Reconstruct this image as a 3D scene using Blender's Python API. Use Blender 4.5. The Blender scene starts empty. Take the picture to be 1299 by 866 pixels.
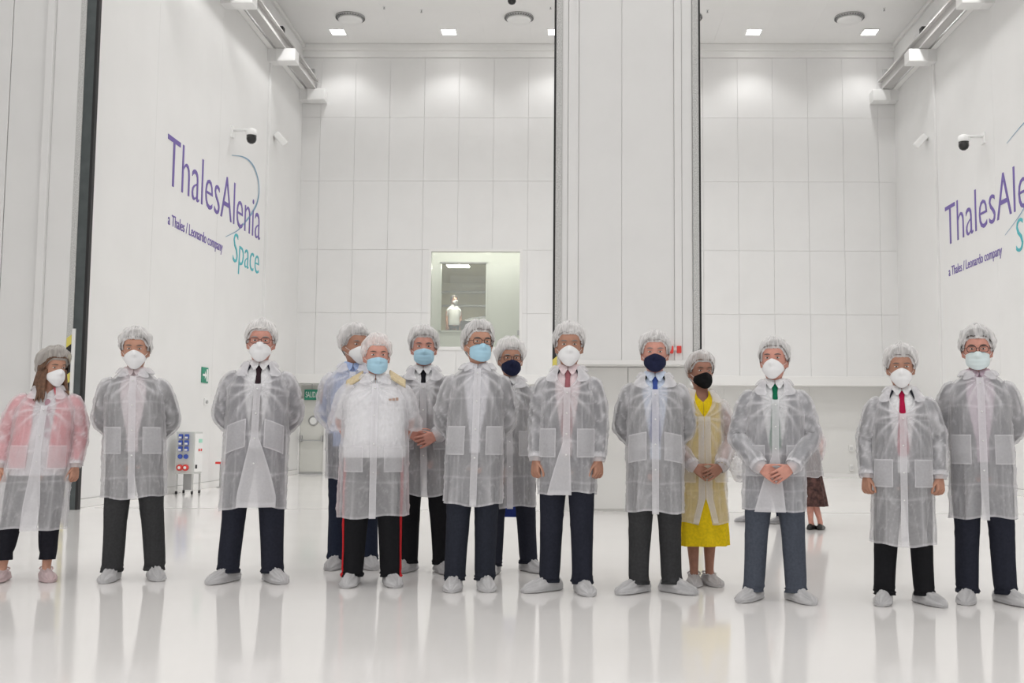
import bpy, bmesh, math
import numpy as np
from mathutils import Vector, Matrix

scene = bpy.context.scene
COL = scene.collection
PI = math.pi

# ------------------------------------------------------------------ camera
CAM_H = 1.06
YAW, PITCH, ROLL = math.radians(0.85), math.radians(4.83), 0.006
fwd0 = Vector((-math.sin(YAW), math.cos(YAW), 0)); right0 = Vector((math.cos(YAW), math.sin(YAW), 0)); up0 = Vector((0, 0, 1))
fw = fwd0 * math.cos(PITCH) + up0 * math.sin(PITCH)
up1 = -fwd0 * math.sin(PITCH) + up0 * math.cos(PITCH)
rt = right0 * math.cos(ROLL) + up1 * math.sin(ROLL)
up = -right0 * math.sin(ROLL) + up1 * math.cos(ROLL)
cam_data = bpy.data.cameras.new('camera')
cam = bpy.data.objects.new('camera', cam_data)
COL.objects.link(cam)
cam.matrix_world = Matrix(((rt.x, up.x, -fw.x, 0), (rt.y, up.y, -fw.y, 0), (rt.z, up.z, -fw.z, CAM_H), (0, 0, 0, 1)))
cam_data.sensor_fit = 'HORIZONTAL'; cam_data.sensor_width = 36.0
cam_data.lens = 36.0 * 1350.0 / 1299.0
cam_data.shift_x = -(705.0 - 649.5) / 1299.0
cam_data.clip_end = 200
scene.camera = cam

# ------------------------------------------------------------------ world, exposure
world = bpy.data.worlds.new('world'); scene.world = world
world.use_nodes = True
bg = world.node_tree.nodes['Background']
bg.inputs['Color'].default_value = (1.0, 1.0, 1.0, 1); bg.inputs['Strength'].default_value = 1.25
scene.view_settings.view_transform = 'Standard'
scene.view_settings.look = 'None'
scene.view_settings.gamma = 1.0
scene.view_settings.use_curve_mapping = False
scene.view_settings.exposure = -0.50
LAMP_W = 150.0            # watts of each ceiling spot
PANEL_GLOW = 14.0         # emission of each lamp diffuser
scene.cycles.transparent_max_bounces = 24
scene.cycles.max_bounces = 8
scene.cycles.diffuse_bounces = 5
scene.cycles.caustics_reflective = False
scene.cycles.caustics_refractive = False
scene.cycles.sample_clamp_indirect = 6.0

# ------------------------------------------------------------------ materials
MATS = {}
def new_mat(name):
    m = bpy.data.materials.new(name); m.use_nodes = True
    return m, m.node_tree, m.node_tree.nodes['Principled BSDF']

def pmat(name, col, rough=0.5, spec=0.5, metal=0.0, noise=0.0, nscale=20.0, bump=0.0, bscale=200.0, emit=0.0, coat=0.0):
    if name in MATS: return MATS[name]
    m, nt, p = new_mat(name)
    p.inputs['Base Color'].default_value = (*col, 1)
    p.inputs['Roughness'].default_value = rough
    p.inputs['Specular IOR Level'].default_value = spec
    p.inputs['Metallic'].default_value = metal
    p.inputs['Coat Weight'].default_value = coat
    p.inputs['Coat Roughness'].default_value = 0.05
    tc = nt.nodes.new('ShaderNodeTexCoord')
    if noise > 0:
        n = nt.nodes.new('ShaderNodeTexNoise'); n.inputs['Scale'].default_value = nscale; n.inputs['Detail'].default_value = 5
        nt.links.new(tc.outputs['Object'], n.inputs['Vector'])
        r = nt.nodes.new('ShaderNodeMapRange'); r.inputs['From Min'].default_value = .3; r.inputs['From Max'].default_value = .7
        r.inputs['To Min'].default_value = 1 - noise; r.inputs['To Max'].default_value = 1 + noise
        nt.links.new(n.outputs['Fac'], r.inputs['Value'])
        mx = nt.nodes.new('ShaderNodeVectorMath'); mx.operation = 'SCALE'; mx.inputs[0].default_value = col
        nt.links.new(r.outputs['Result'], mx.inputs['Scale']); nt.links.new(mx.outputs['Vector'], p.inputs['Base Color'])
    if bump > 0:
        n2 = nt.nodes.new('ShaderNodeTexNoise'); n2.inputs['Scale'].default_value = bscale; n2.inputs['Detail'].default_value = 4
        nt.links.new(tc.outputs['Object'], n2.inputs['Vector'])
        b = nt.nodes.new('ShaderNodeBump'); b.inputs['Strength'].default_value = bump; b.inputs['Distance'].default_value = .01
        nt.links.new(n2.outputs['Fac'], b.inputs['Height']); nt.links.new(b.outputs['Normal'], p.inputs['Normal'])
    if emit > 0:
        p.inputs['Emission Color'].default_value = (*col, 1); p.inputs['Emission Strength'].default_value = emit
    MATS[name] = m
    return m

def cloth(name, col): return pmat(name, col, rough=.9, spec=.15, noise=.12, nscale=60, bump=.25, bscale=500)

def sheer(name, base, k=.38, col=(.87, .86, .885)):
    """non-woven polypropylene: fibres let part of the light straight through; doubled folds are denser"""
    if name in MATS: return MATS[name]
    m = bpy.data.materials.new(name); m.use_nodes = True
    nt = m.node_tree; nt.nodes.clear()
    out = nt.nodes.new('ShaderNodeOutputMaterial')
    tr = nt.nodes.new('ShaderNodeBsdfTransparent'); df = nt.nodes.new('ShaderNodeBsdfDiffuse'); tl = nt.nodes.new('ShaderNodeBsdfTranslucent')
    df.inputs['Color'].default_value = (*col, 1); tl.inputs['Color'].default_value = (*col, 1)
    m1 = nt.nodes.new('ShaderNodeMixShader'); m1.inputs['Fac'].default_value = .25
    nt.links.new(df.outputs[0], m1.inputs[1]); nt.links.new(tl.outputs[0], m1.inputs[2])
    m2 = nt.nodes.new('ShaderNodeMixShader')
    nt.links.new(tr.outputs[0], m2.inputs[1]); nt.links.new(m1.outputs[0], m2.inputs[2])
    at = nt.nodes.new('ShaderNodeAttribute'); at.attribute_name = 'fold'
    tc = nt.nodes.new('ShaderNodeTexCoord'); n = nt.nodes.new('ShaderNodeTexNoise')
    n.inputs['Scale'].default_value = 70; n.inputs['Detail'].default_value = 4
    nt.links.new(tc.outputs['Object'], n.inputs['Vector'])
    a = nt.nodes.new('ShaderNodeMath'); a.operation = 'MULTIPLY_ADD'; a.inputs[1].default_value = k; a.inputs[2].default_value = base - .06
    nt.links.new(at.outputs['Fac'], a.inputs[0])
    b = nt.nodes.new('ShaderNodeMath'); b.operation = 'MULTIPLY_ADD'; b.inputs[1].default_value = .12; b.use_clamp = True
    nt.links.new(n.outputs['Fac'], b.inputs[0]); nt.links.new(a.outputs[0], b.inputs[2])
    nt.links.new(b.outputs[0], m2.inputs['Fac']); nt.links.new(m2.outputs[0], out.inputs['Surface'])
    MATS[name] = m
    return m

M_WALL = pmat('white_panel', (.80, .797, .79), .32, .4, noise=.015, nscale=1.5)
M_JOINT = pmat('panel_joint', (.72, .72, .71), .6)
M_CEIL = pmat('ceiling_white', (.86, .855, .845), .5, noise=.01, nscale=2)
M_TRIM = pmat('trim_white', (.83, .825, .81), .4)
M_LOWER = pmat('lower_panel', (.76, .755, .735), .35)
M_FLOOR = pmat('epoxy_floor', (.84, .82, .805), .09, .22, noise=.02, nscale=.8)
M_WHITE = pmat('white_plastic', (.85, .85, .84), .4)
M_GREY = pmat('grey_metal', (.45, .45, .45), .4, metal=.4)
M_STEEL = pmat('brushed_steel', (.62, .62, .61), .25, metal=1.0)
M_BLACK = pmat('black_rubber', (.015, .014, .015), .6)
M_SEAL = pmat('dark_seal', (.075, .088, .09), .6, noise=.15, nscale=6)
M_BRUSH = pmat('brush_strip', (.56, .56, .55), .9, noise=.35, nscale=90)
M_YELLOW = pmat('hazard_yellow', (.74, .64, .14), .5)
M_RED = pmat('red_plastic', (.70, .05, .04), .4)
M_BLUE = pmat('blue_plastic', (.05, .10, .45), .4)
M_GREEN = pmat('sign_green', (.02, .26, .16), .5)
M_PURPLE = pmat('logo_purple', (.165, .115, .37), .6)
M_TEAL = pmat('logo_teal', (.08, .44, .50), .6)
M_SLATE = pmat('logo_slate', (.22, .37, .50), .6)
M_GLOW = pmat('lamp_diffuser', (1.0, .98, .95), .5, emit=PANEL_GLOW)
M_DARKGLASS = pmat('smoked_dome', (.02, .02, .02), .1)

def glass_mat():
    m = bpy.data.materials.new('window_glass'); m.use_nodes = True
    nt = m.node_tree; nt.nodes.clear()
    out = nt.nodes.new('ShaderNodeOutputMaterial'); tr = nt.nodes.new('ShaderNodeBsdfTransparent'); gl = nt.nodes.new('ShaderNodeBsdfGlossy')
    tr.inputs['Color'].default_value = (.97, .98, .96, 1); gl.inputs['Roughness'].default_value = .03
    mx = nt.nodes.new('ShaderNodeMixShader'); mx.inputs['Fac'].default_value = .10
    nt.links.new(tr.outputs[0], mx.inputs[1]); nt.links.new(gl.outputs[0], mx.inputs[2]); nt.links.new(mx.outputs[0], out.inputs['Surface'])
    return m
M_GLASS = glass_mat()

# ------------------------------------------------------------------ object helpers
def link(o, parent=None):
    COL.objects.link(o)
    if parent is not None: o.parent = parent
    return o

def mesh_obj(name, V, F, mat, parent=None, smooth=True, fold=None, solid=0.0):
    me = bpy.data.meshes.new(name)
    me.from_pydata([tuple(v) for v in np.asarray(V, float)], [], [tuple(f) for f in F])
    if smooth: me.shade_smooth()
    if fold is not None:
        at = me.attributes.new('fold', 'FLOAT', 'POINT'); at.data.foreach_set('value', np.asarray(fold, np.float32))
    me.materials.append(mat)
    return link(bpy.data.objects.new(name, me), parent)

def bm_obj(name, bm, mat, parent=None, smooth=False):
    me = bpy.data.meshes.new(name); bm.to_mesh(me); bm.free()
    if smooth: me.shade_smooth()
    me.materials.append(mat)
    return link(bpy.data.objects.new(name, me), parent)

def bm_box(bm, x0, x1, y0, y1, z0, z1, bev=0.0):
    vs = [bm.verts.new(p) for p in ((x0,y0,z0),(x1,y0,z0),(x1,y1,z0),(x0,y1,z0),(x0,y0,z1),(x1,y0,z1),(x1,y1,z1),(x0,y1,z1))]
    fs = [bm.faces.new([vs[i] for i in f]) for f in ((0,3,2,1),(4,5,6,7),(0,1,5,4),(1,2,6,5),(2,3,7,6),(3,0,4,7))]
    if bev > 0:
        es = list({e for f in fs for e in f.edges})
        bmesh.ops.bevel(bm, geom=es, offset=bev, segments=2, affect='EDGES', profile=.6)
    return bm

def box(name, x0, x1, y0, y1, z0, z1, mat, parent=None, bev=0.0):
    return bm_obj(name, bm_box(bmesh.new(), x0, x1, y0, y1, z0, z1, bev), mat, parent)

def bm_cyl(bm, p0, p1, r0, r1=None, n=16, cap=True):
    r1 = r0 if r1 is None else r1
    p0, p1 = Vector(p0), Vector(p1); d = (p1 - p0).normalized()
    a = d.orthogonal().normalized(); b = d.cross(a)
    A = [bm.verts.new(p0 + (a * math.cos(t) + b * math.sin(t)) * r0) for t in np.linspace(0, 2*PI, n, False)]
    B = [bm.verts.new(p1 + (a * math.cos(t) + b * math.sin(t)) * r1) for t in np.linspace(0, 2*PI, n, False)]
    for i in range(n): bm.faces.new((A[i], A[(i+1) % n], B[(i+1) % n], B[i]))
    if cap: bm.faces.new(A[::-1]); bm.faces.new(B)
    return bm

def bm_lathe(bm, c, prof, n=32, axis='Z'):
    rings = []
    for r, h in prof:
        ring = []
        for t in np.linspace(0, 2*PI, n, False):
            p = (r*math.cos(t), r*math.sin(t), h)
            if axis == 'Y': p = (p[0], p[2], p[1])
            if axis == 'X': p = (p[2], p[0], p[1])
            ring.append(bm.verts.new((c[0]+p[0], c[1]+p[1], c[2]+p[2])))
        rings.append(ring)
    for A, B in zip(rings[:-1], rings[1:]):
        for i in range(n): bm.faces.new((A[i], A[(i+1) % n], B[(i+1) % n], B[i]))
    bm.faces.new(rings[0][::-1]); bm.faces.new(rings[-1])
    bmesh.ops.recalc_face_normals(bm, faces=bm.faces[:])
    return bm

def empty(name, loc, rz=0.0):
    o = bpy.data.objects.new(name, None); o.location = loc; o.rotation_euler = (0, 0, rz); o.empty_display_size = .1
    return link(o)

def tag(o, label, cat, group=None):
    o['label'] = label; o['category'] = cat
    if group: o['group'] = group
    return o

def structure(o, label=None):
    o['kind'] = 'structure'
    if label: o['label'] = label
    return o

def copy_of(o, parent, loc=None):
    c = o.copy(); COL.objects.link(c); c.parent = parent
    if loc is not None: c.location = loc
    return c

def text_mesh(name, body, size, mat, parent, matrix, sx=1.0, shear=0.0, extrude=.004, align='LEFT', thin=0.0):
    cu = bpy.data.curves.new(name, 'FONT'); cu.body = body; cu.size = size; cu.align_x = align; cu.extrude = extrude; cu.shear = shear
    cu.resolution_u = 3; cu.offset = thin * size
    t = bpy.data.objects.new(name + '_curve', cu); COL.objects.link(t)
    dg = bpy.context.evaluated_depsgraph_get()
    me = bpy.data.meshes.new_from_object(t.evaluated_get(dg))
    bpy.data.objects.remove(t); bpy.data.curves.remove(cu)
    me.name = name
    w = max(v.co.x for v in me.vertices) - min(v.co.x for v in me.vertices)
    if sx < 0:                                     # negative: absolute width wanted
        sx = -sx / w
    for v in me.vertices: v.co.x *= sx
    me.transform(matrix); me.materials.clear(); me.materials.append(mat)
    return link(bpy.data.objects.new(name, me), parent)

# ------------------------------------------------------------------ the hall
XL, XR, YB, YLOW, ZC, YP = -6.6, 7.8, 25.3, 25.8, 10.46, 14.0
YF = -9.0
XFL, XFR = -10.5, 11.5

fl = structure(box('floor', XFL, XFR, YF, YLOW + .2, -.2, 0, M_FLOOR))
M_TRACK = pmat('track_line', (.62, .61, .60), .4)
box('door_track', -6.4, -.25, 14.36, 14.40, 0, .004, M_TRACK, fl)
box('door_track', 1.75, 8.6, 14.36, 14.40, 0, .004, M_TRACK, fl)

# back wall: base slab with panels proud of it
def wall_with_hole(name, x0, x1, y0, y1, z0, z1, hx0, hx1, hz0, hz1, mat):
    bm = bmesh.new()
    bm_box(bm, x0, hx0, y0, y1, z0, z1); bm_box(bm, hx1, x1, y0, y1, z0, z1)
    bm_box(bm, hx0, hx1, y0, y1, z0, hz0); bm_box(bm, hx0, hx1, y0, y1, hz1, z1)
    return bm_obj(name, bm, mat)
WX0, WX1, WZ0, WZ1 = -3.43, -1.20, 2.98, 5.41
wb = structure(wall_with_hole('wall_back', XL - .3, XR + .3, YB + .02, YB + .16, 2.2, ZC + .3, WX0, WX1, WZ0, WZ1, M_JOINT))
cols = [XL] + [-6.14 + .845 * k for k in range(17)]; cols = [c for c in cols if c < XR - .1] + [XR]
rows = [2.40, 3.87, 5.40, 7.08, 8.65, 10.14]
g = .0025
for i in range(len(cols) - 1):
    for j in range(len(rows) - 1):
        x0, x1, z0, z1 = cols[i] + g, cols[i+1] - g, rows[j] + g, rows[j+1] - g
        if x1 > WX0 and x0 < WX1 and z1 > WZ0 and z0 < WZ1 - .03:
            # panels around the window opening are cut to it
            if z0 < WZ0: box('panel', x0, x1, YB, YB + .03, z0, WZ0, M_WALL, wb)
            if x0 < WX0: box('panel', x0, WX0, YB, YB + .03, max(z0, WZ0), z1, M_WALL, wb)
            if x1 > WX1: box('panel', WX1, x1, YB, YB + .03, max(z0, WZ0), z1, M_WALL, wb)
            continue
        box('panel', x0, x1, YB, YB + .03, z0, z1, M_WALL, wb)
wl = structure(box('wall_back_lower', XL - .3, XR + .3, YLOW, YLOW + .15, 0, 2.4, M_LOWER))
for i in range(7):
    x0 = XL + (XR - XL) / 7 * i
    if i > 0: box('panel', x0 + .004, x0 + (XR - XL) / 7 - .004, YLOW - .012, YLOW, .1, 2.2, M_LOWER, wl)
structure(box('trim_1', XL, XR, YB - .05, YLOW, 2.17, 2.40, M_TRIM, bev=.012))
bm = bmesh.new(); bm_box(bm, XL, XR, YB - .06, YB + .02, 10.14, 10.30, .01); bm_box(bm, XL, XR, YB - .13, YB + .02, 10.29, ZC, .015)
structure(bm_obj('trim_2', bm, M_TRIM))
structure(box('baseboard_back', XL, XR, YLOW - .03, YLOW, 0, .10, M_TRIM))

def side_wall(name, x, sgn):
    w = structure(box(name, min(x, x + sgn*.2), max(x, x + sgn*.2), YP, YB + .5, 0, ZC + .3, M_JOINT))
    ys = [YP + .05, 16.4, 19.4, 22.42, YB + .5]
    for a, b in zip(ys[:-1], ys[1:]):
        for z0, z1 in ((.12, ZC),):
            box('panel', min(x, x - sgn*.012), max(x, x - sgn*.012), a + .002, b - .002, z0 + .002, z1 - .002, M_WALL, w)
    return w
side_wall('wall_left', XL, -1); side_wall('wall_right', XR, 1)
structure(box('baseboard_left', XL, XL + .03, YP, YLOW, 0, .11, M_TRIM, bev=.008))
structure(box('baseboard_right', XR - .03, XR, YP, YLOW, 0, .11, M_TRIM, bev=.008))
structure(box('trim_3', XL, XL + .06, 22.42, 22.50, .12, ZC - 1.45, M_WALL, bev=.01))
structure(box('trim_4', XR - .06, XR, 22.42, 22.50, .12, ZC - 1.45, M_WALL, bev=.01))
structure(box('trim_5', XL, XL + .08, YP, YB, ZC - .10, ZC, M_TRIM, bev=.02))
structure(box('trim_6', XR - .08, XR, YP, YB, ZC - .10, ZC, M_TRIM, bev=.02))

ce = structure(box('ceiling', XFL, XFR, YF, YB + .6, ZC, ZC + .2, M_CEIL))
for k in range(13):
    x0 = XL + .1 + k * 1.1
    if x0 + 1.1 < XR: box('panel', x0, x0 + 1.098, 14.6, YB - .14, ZC - .008, ZC + .01, M_CEIL, ce)

# front hall side walls (beyond the frame) so that the floor and people are lit as in a closed white hall
structure(box('wall_front_left', XFL - .2, XFL, YF, YP, 0, ZC, M_WALL))
structure(box('wall_front_right', XFR, XFR + .2, YF, YP, 0, ZC, M_WALL))

# ---- partition with the two tall openings
pt = structure(box('wall_partition_left', XFL, -6.62, YP, YP + .10, 0, ZC, M_WALL))
for x0, x1, dy in ((-7.02, -6.69, .05), (-7.12, -7.02, .11), (-7.62, -7.12, .03), (-8.2, -7.63, .03)):
    box('panel', x0, x1, YP - dy, YP, .02, ZC - .02, M_WALL, pt, .01)
box('brush_strip', -6.69, -6.615, YP - .045, YP + .02, 0, ZC, M_BRUSH, pt)
box('seal', -6.615, -6.49, YP - .03, YP + .05, 0, ZC, M_SEAL, pt)
box('seal_lip', -6.49, -6.455, YP - .03, YP + .05, 0, ZC, M_BLACK, pt)

def hazard(parent, x0, x1, y, z1, step=.125, guard=None):
    n = int(z1 / step)
    for k in range(n):
        m = M_YELLOW if k % 2 else M_BLACK
        z0 = k * step
        V = [(x0, y, z0), (x1, y, z0 + .05), (x1, y, z0 + step + .05), (x0, y, z0 + step),
             (x0, y + .008, z0), (x1, y + .008, z0 + .05), (x1, y + .008, z0 + step + .05), (x0, y + .008, z0 + step)]
        mesh_obj('tape_stripe', V, [(0,1,2,3),(7,6,5,4),(0,4,5,1),(1,5,6,2),(2,6,7,3),(3,7,4,0)], m, parent, smooth=False)
hazard(pt, -6.685, -6.622, YP - .056, 2.25)
box('guard_strip', -6.62, -6.575, YP - .05, YP - .03, 0, 2.38, M_WHITE, pt)

pc = structure(box('wall_partition_pillar', -.20, 1.69, YP + .03, YP + .6, 2.0, ZC, M_WALL))
for x0, x1, dy in ((-.14, -.06, .02), (-.055, .08, .035), (.084, .66, .012), (.664, 1.36, .012), (1.364, 1.46, .035), (1.465, 1.60, .02)):
    box('panel', x0, x1, YP + .03 - dy, YP + .03, 2.0, ZC - .01, M_WALL, pc, .004)
for a, b, m, n in ((-.25, -.222, M_BLACK, 'seal_lip'), (-.222, -.14, M_BRUSH, 'brush_strip'), (1.61, 1.69, M_BRUSH, 'brush_strip'), (1.69, 1.716, M_BLACK, 'seal_lip')):
    box(n, a, b, YP - .01, YP + .06, 0, ZC, m, pc)
hazard(pc, -.248, -.19, YP - .02, 2.22); hazard(pc, 1.652, 1.708, YP - .02, 2.24)
pl = structure(box('wall_partition_base', -.14, 1.61, YP + .42, YP + .62, 0, 2.0, M_LOWER))
box('panel', .0, .76, YP + .40, YP + .42, .03, 1.93, M_LOWER, pl, .004)
box('panel', .77, 1.55, YP + .40, YP + .42, .03, 1.93, M_LOWER, pl, .004)
structure(box('trim_7', -.14, 1.61, YP - .02, YP + .42, 1.94, 2.0, M_TRIM, bev=.01))
structure(box('wall_partition_right', 8.3, XFR, YP, YP + .35, 0, ZC, M_WALL))
structure(box('wall_partition_header', XFL, XFR, YP + .04, YP + .34, 8.9, ZC, M_WALL))

# red fire alarm beacon on the pillar
al = tag(empty('alarm_sounder', (1.34, YP, 2.14)), 'red and white alarm sounder fixed low on the white pillar', 'alarm')
bm = bmesh.new(); bm_box(bm, -.095, .0, -.06, .0, -.05, .05, .012); bm_obj('horn', bm, M_RED, al)
bm = bmesh.new(); bm_box(bm, .045, .105, -.055, .0, -.045, .05, .01); bm_obj('beacon', bm, M_RED, al)
bm = bmesh.new(); bm_box(bm, -.01, .06, -.03, .0, -.012, .03, .005); bm_obj('mount', bm, M_WHITE, al)

# ------------------------------------------------------------------ ceiling fittings
bmf = bm_box(bmesh.new(), -.19, .19, -.19, .19, -.012, .0, .004); me_frame = bpy.data.meshes.new('frame'); bmf.to_mesh(me_frame); bmf.free(); me_frame.materials.append(M_WHITE)
bmf = bm_box(bmesh.new(), -.155, .155, -.155, .155, -.018, -.012); me_diff = bpy.data.meshes.new('diffuser'); bmf.to_mesh(me_diff); bmf.free(); me_diff.materials.append(M_GLOW)
spot_data = bpy.data.lights.new('lamp_light', 'SPOT')
spot_data.energy = LAMP_W; spot_data.spot_size = math.radians(124); spot_data.spot_blend = .6; spot_data.shadow_soft_size = .12
spot_data.color = (1.0, .995, .985)
spot_back = spot_data.copy(); spot_back.energy = LAMP_W * 1.25
spot_low = spot_data.copy(); spot_low.energy = LAMP_W * .50
def ceiling_light(x, y):
    r = tag(empty('ceiling_light', (x, y, ZC - .008)), 'small square lit recessed ceiling light', 'ceiling light', 'square ceiling lights')
    link(bpy.data.objects.new('frame', me_frame), r); link(bpy.data.objects.new('diffuser', me_diff), r)
    l = link(bpy.data.objects.new('lamp_light', spot_low if y > 24 else spot_back if y > YP else spot_data), r); l.location = (0, 0, -.15)
for y in (24.40, 21.2, 18.0, 15.3):
    for x in (-5.56, -2.93, -.42, 1.95, 4.25, 6.97): ceiling_light(x, y)
for y in (11.5, 7.5, 3.5, -.5, -4.5):
    for x in (-7.4, -4.4, -1.4, 1.6, 4.6, 7.6): ceiling_light(x, y)

def diffuser(x, y):
    r = tag(empty('air_diffuser', (x, y, ZC - .008)), 'round white ceiling air diffuser with slotted grey rim', 'air diffuser', 'round ceiling diffusers')
    bm_obj('rim', bm_lathe(bmesh.new(), (0, 0, 0), [(.33, 0), (.335, -.03), (.28, -.05), (.24, -.02)], 40), M_GREY, r, True)
    bm_obj('disc', bm_lathe(bmesh.new(), (0, 0, 0), [(.25, -.02), (.275, -.075), (.26, -.09), (.1, -.095)], 40), M_WHITE, r, True)
    bm = bmesh.new()
    for k in range(32):
        t = k / 32 * 2 * PI
        bm_cyl(bm, (.29*math.cos(t), .29*math.sin(t), -.044), (.33*math.cos(t), .33*math.sin(t), -.035), .010, n=5)
    bm_obj('slot_fins', bm, M_BLACK, r)['kind'] = 'stuff'
for x in (-5.08, -1.23, 2.6, 6.26): diffuser(x, 23.5)
dm = tag(empty('dome_camera', (-1.33, 22.38, ZC - .008)), 'black dome camera hanging from the ceiling', 'camera')
bm_obj('base', bm_lathe(bmesh.new(), (0, 0, 0), [(.10, 0), (.10, -.05), (.085, -.07)], 24), M_WHITE, dm, True)
bm_obj('dome', bm_lathe(bmesh.new(), (0, 0, 0), [(.095, -.07), (.09, -.11), (.065, -.15), (.02, -.17)], 24), M_DARKGLASS, dm, True)
for x, y in ((-4.2, 22.9), (-3.4, 23.1), (-.5, 22.9), (3.0, 23.1), (6.9, 23.0)):
    s_ = tag(empty('sprinkler', (x, y, ZC - .008)), 'tiny metal sprinkler head in the ceiling', 'sprinkler', 'ceiling sprinklers')
    bm_obj('rosette', bm_lathe(bmesh.new(), (0, 0, 0), [(.035, 0), (.03, -.015)], 16), M_WHITE, s_)
    bm_obj('nozzle', bm_lathe(bmesh.new(), (0, 0, 0), [(.012, -.015), (.012, -.05), (.025, -.055), (.025, -.06)], 12), M_GREY, s_)

# ------------------------------------------------------------------ crane runways
def runway(x, sgn, side):
    r = tag(empty('crane_runway', (x, 0, 9.26)), 'long crane rail with steel top on white brackets along the wall with the ' + side, 'crane rail', 'crane rails')
    c = -sgn * .30
    bm = bmesh.new(); bm_box(bm, c - .10, c + .10, 15, 25.25, 0.0, .03); bm_box(bm, c - .03, c + .03, 15, 25.25, .03, .26); bm_box(bm, c - .11, c + .11, 15, 25.25, .26, .29)
    bm_obj('beam', bm, pmat('beam_grey', (.52, .51, .50), .45), r)
    box('rail', c - .035, c + .035, 15, 25.1, .29, .35, M_STEEL, r)
    box('cover_plate', min(-sgn*.02, -sgn*.14), max(-sgn*.02, -sgn*.14), 15, 25.25, .0, .04, M_TRIM, r)
    box('bumper', c - .05, c + .05, 25.0, 25.1, .35, .5, M_GREY, r)
    box('limit_switch', c - .05, c + .05, 22.2, 22.36, .35, .47, M_BLACK, r)
    for y in (16.2, 19.3, 22.4, 25.1):
        bm = bmesh.new(); bm_box(bm, min(0, -sgn*.20), max(0, -sgn*.20), y - .12, y + .18, -.27, 0)
        bm_obj('bracket', bm, M_WALL, r)
        bm = bmesh.new(); bm_box(bm, min(-sgn*.20, -sgn*.62), max(-sgn*.20, -sgn*.62), y - .16, y + .18, -.28, -.002, .02)
        bm_obj('bracket_cover', bm, M_WHITE, r)
    return r
runway(XL, -1, 'exit sign'); runway(XR, 1, 'cropped logo')

# ------------------------------------------------------------------ wall cameras and speakers
def wall_cam(x, sgn, y, z, lab):
    r = tag(empty('surveillance_camera', (x, y, z)), lab, 'camera')
    bm_obj('bracket', bm_box(bmesh.new(), min(0, -sgn*.05), max(0, -sgn*.05), -.07, .07, -.10, .12, .01), M_WHITE, r)
    bm_obj('arm', bm_cyl(bmesh.new(), (-sgn*.04, 0, .04), (-sgn*.42, 0, .05), .025, n=12), M_WHITE, r, True)
    bm_obj('housing', bm_lathe(bmesh.new(), (-sgn*.40, 0, 0), [(.04, .08), (.10, .05), (.11, -.04), (.10, -.06)], 20), M_WHITE, r, True)
    bm_obj('dome', bm_lathe(bmesh.new(), (-sgn*.40, 0, 0), [(.095, -.06), (.095, -.14), (.075, -.19), (.03, -.22)], 20), M_DARKGLASS, r, True)
wall_cam(XL, -1, 20.07, 6.78, 'white wall camera with black dome above the complete logo')
wall_cam(XR, 1, 19.85, 6.62, 'white wall camera with black dome above the cropped logo')
def wall_speaker(x, sgn, y, z, lab):
    r = tag(empty('wall_speaker', (x, y, z)), lab, 'speaker')
    bm_obj('mount', bm_cyl(bmesh.new(), (0, 0, 0), (-sgn*.1, 0, 0), .03, n=10), M_WHITE, r)
    b = bm_obj('cabinet', bm_box(bmesh.new(), -.07, .07, -.10, .10, -.16, .16, .02), M_WHITE, r)
    b.location = (-sgn*.16, -.02, -.02); b.rotation_euler = (.25, sgn*.75, 0)
    gpl = bm_obj('grille', bm_box(bmesh.new(), -.075, -.068, -.08, .08, -.13, .13), M_TRIM, r)
    gpl.location = b.location; gpl.rotation_euler = b.rotation_euler
wall_speaker(XL, -1, 23.0, 7.48, 'small white tilted speaker on the wall with the exit sign')
wall_speaker(XR, 1, 23.05, 7.48, 'small white tilted speaker on the wall with the cropped logo')

# ------------------------------------------------------------------ the two wall logos
def logo(x, sgn, ystart, zb, lab):
    """text runs left to right as read from inside the hall"""
    r = tag(empty('wall_logo', (x, ystart, zb)), lab, 'logo', None)
    # local: u along reading direction, w up
    ux = Vector((0, 1, 0)) if sgn < 0 else Vector((0, -1, 0))
    nx = Vector((-sgn, 0, 0))
    def mat(u, w):
        o = ux * u + Vector((0, 0, 1)) * w + nx * .016
        return Matrix(((ux.x, 0, nx.x, o.x), (ux.y, 0, nx.y, o.y), (ux.z, 1, nx.z, o.z), (0, 0, 0, 1)))
    text_mesh('lettering', 'ThalesAlenia', 1.23, M_PURPLE, r, mat(-.03, 0.0), sx=-5.2, thin=-.012)
    text_mesh('lettering', 'Space', .86, M_TEAL, r, mat(3.42, -.72), sx=-1.72, shear=.08, thin=-.012)
    text_mesh('lettering', 'a Thales / Leonardo company', .27, M_PURPLE, r, mat(.12, -.64), sx=-2.72, extrude=.003)
    # swoosh: a thin tapering arc
    pts = np.array([(3.2, 1.31), (3.85, 1.46), (4.3, 1.50), (4.7, 1.44), (5.0, 1.23), (5.06, .97), (4.9, .70), (4.55, .43), (4.1, .15), (3.7, -.08), (3.0, -.32)])
    t = np.linspace(0, len(pts) - 1, 60)
    P = np.stack([np.interp(t, range(len(pts)), pts[:, k]) for k in (0, 1)], 1)
    for _ in range(6): P[1:-1] = (P[:-2] + 2*P[1:-1] + P[2:]) / 4
    T = np.gradient(P, axis=0); T /= np.linalg.norm(T, axis=1)[:, None]; N = np.stack([-T[:, 1], T[:, 0]], 1)
    w = .006 + .028 * np.sin(np.linspace(0, PI, 60)) ** 1.5
    V = []
    for p, n_, ww in zip(P, N, w):
        for s_ in (1, -1):
            q = p + n_ * ww * s_
            V.append(ux * q[0] + Vector((0, 0, q[1])) + nx * .018)
    F = [(2*i, 2*i+1, 2*i+3, 2*i+2) for i in range(59)]
    mesh_obj('swoosh', V, F, M_SLATE, r, smooth=False)
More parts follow.
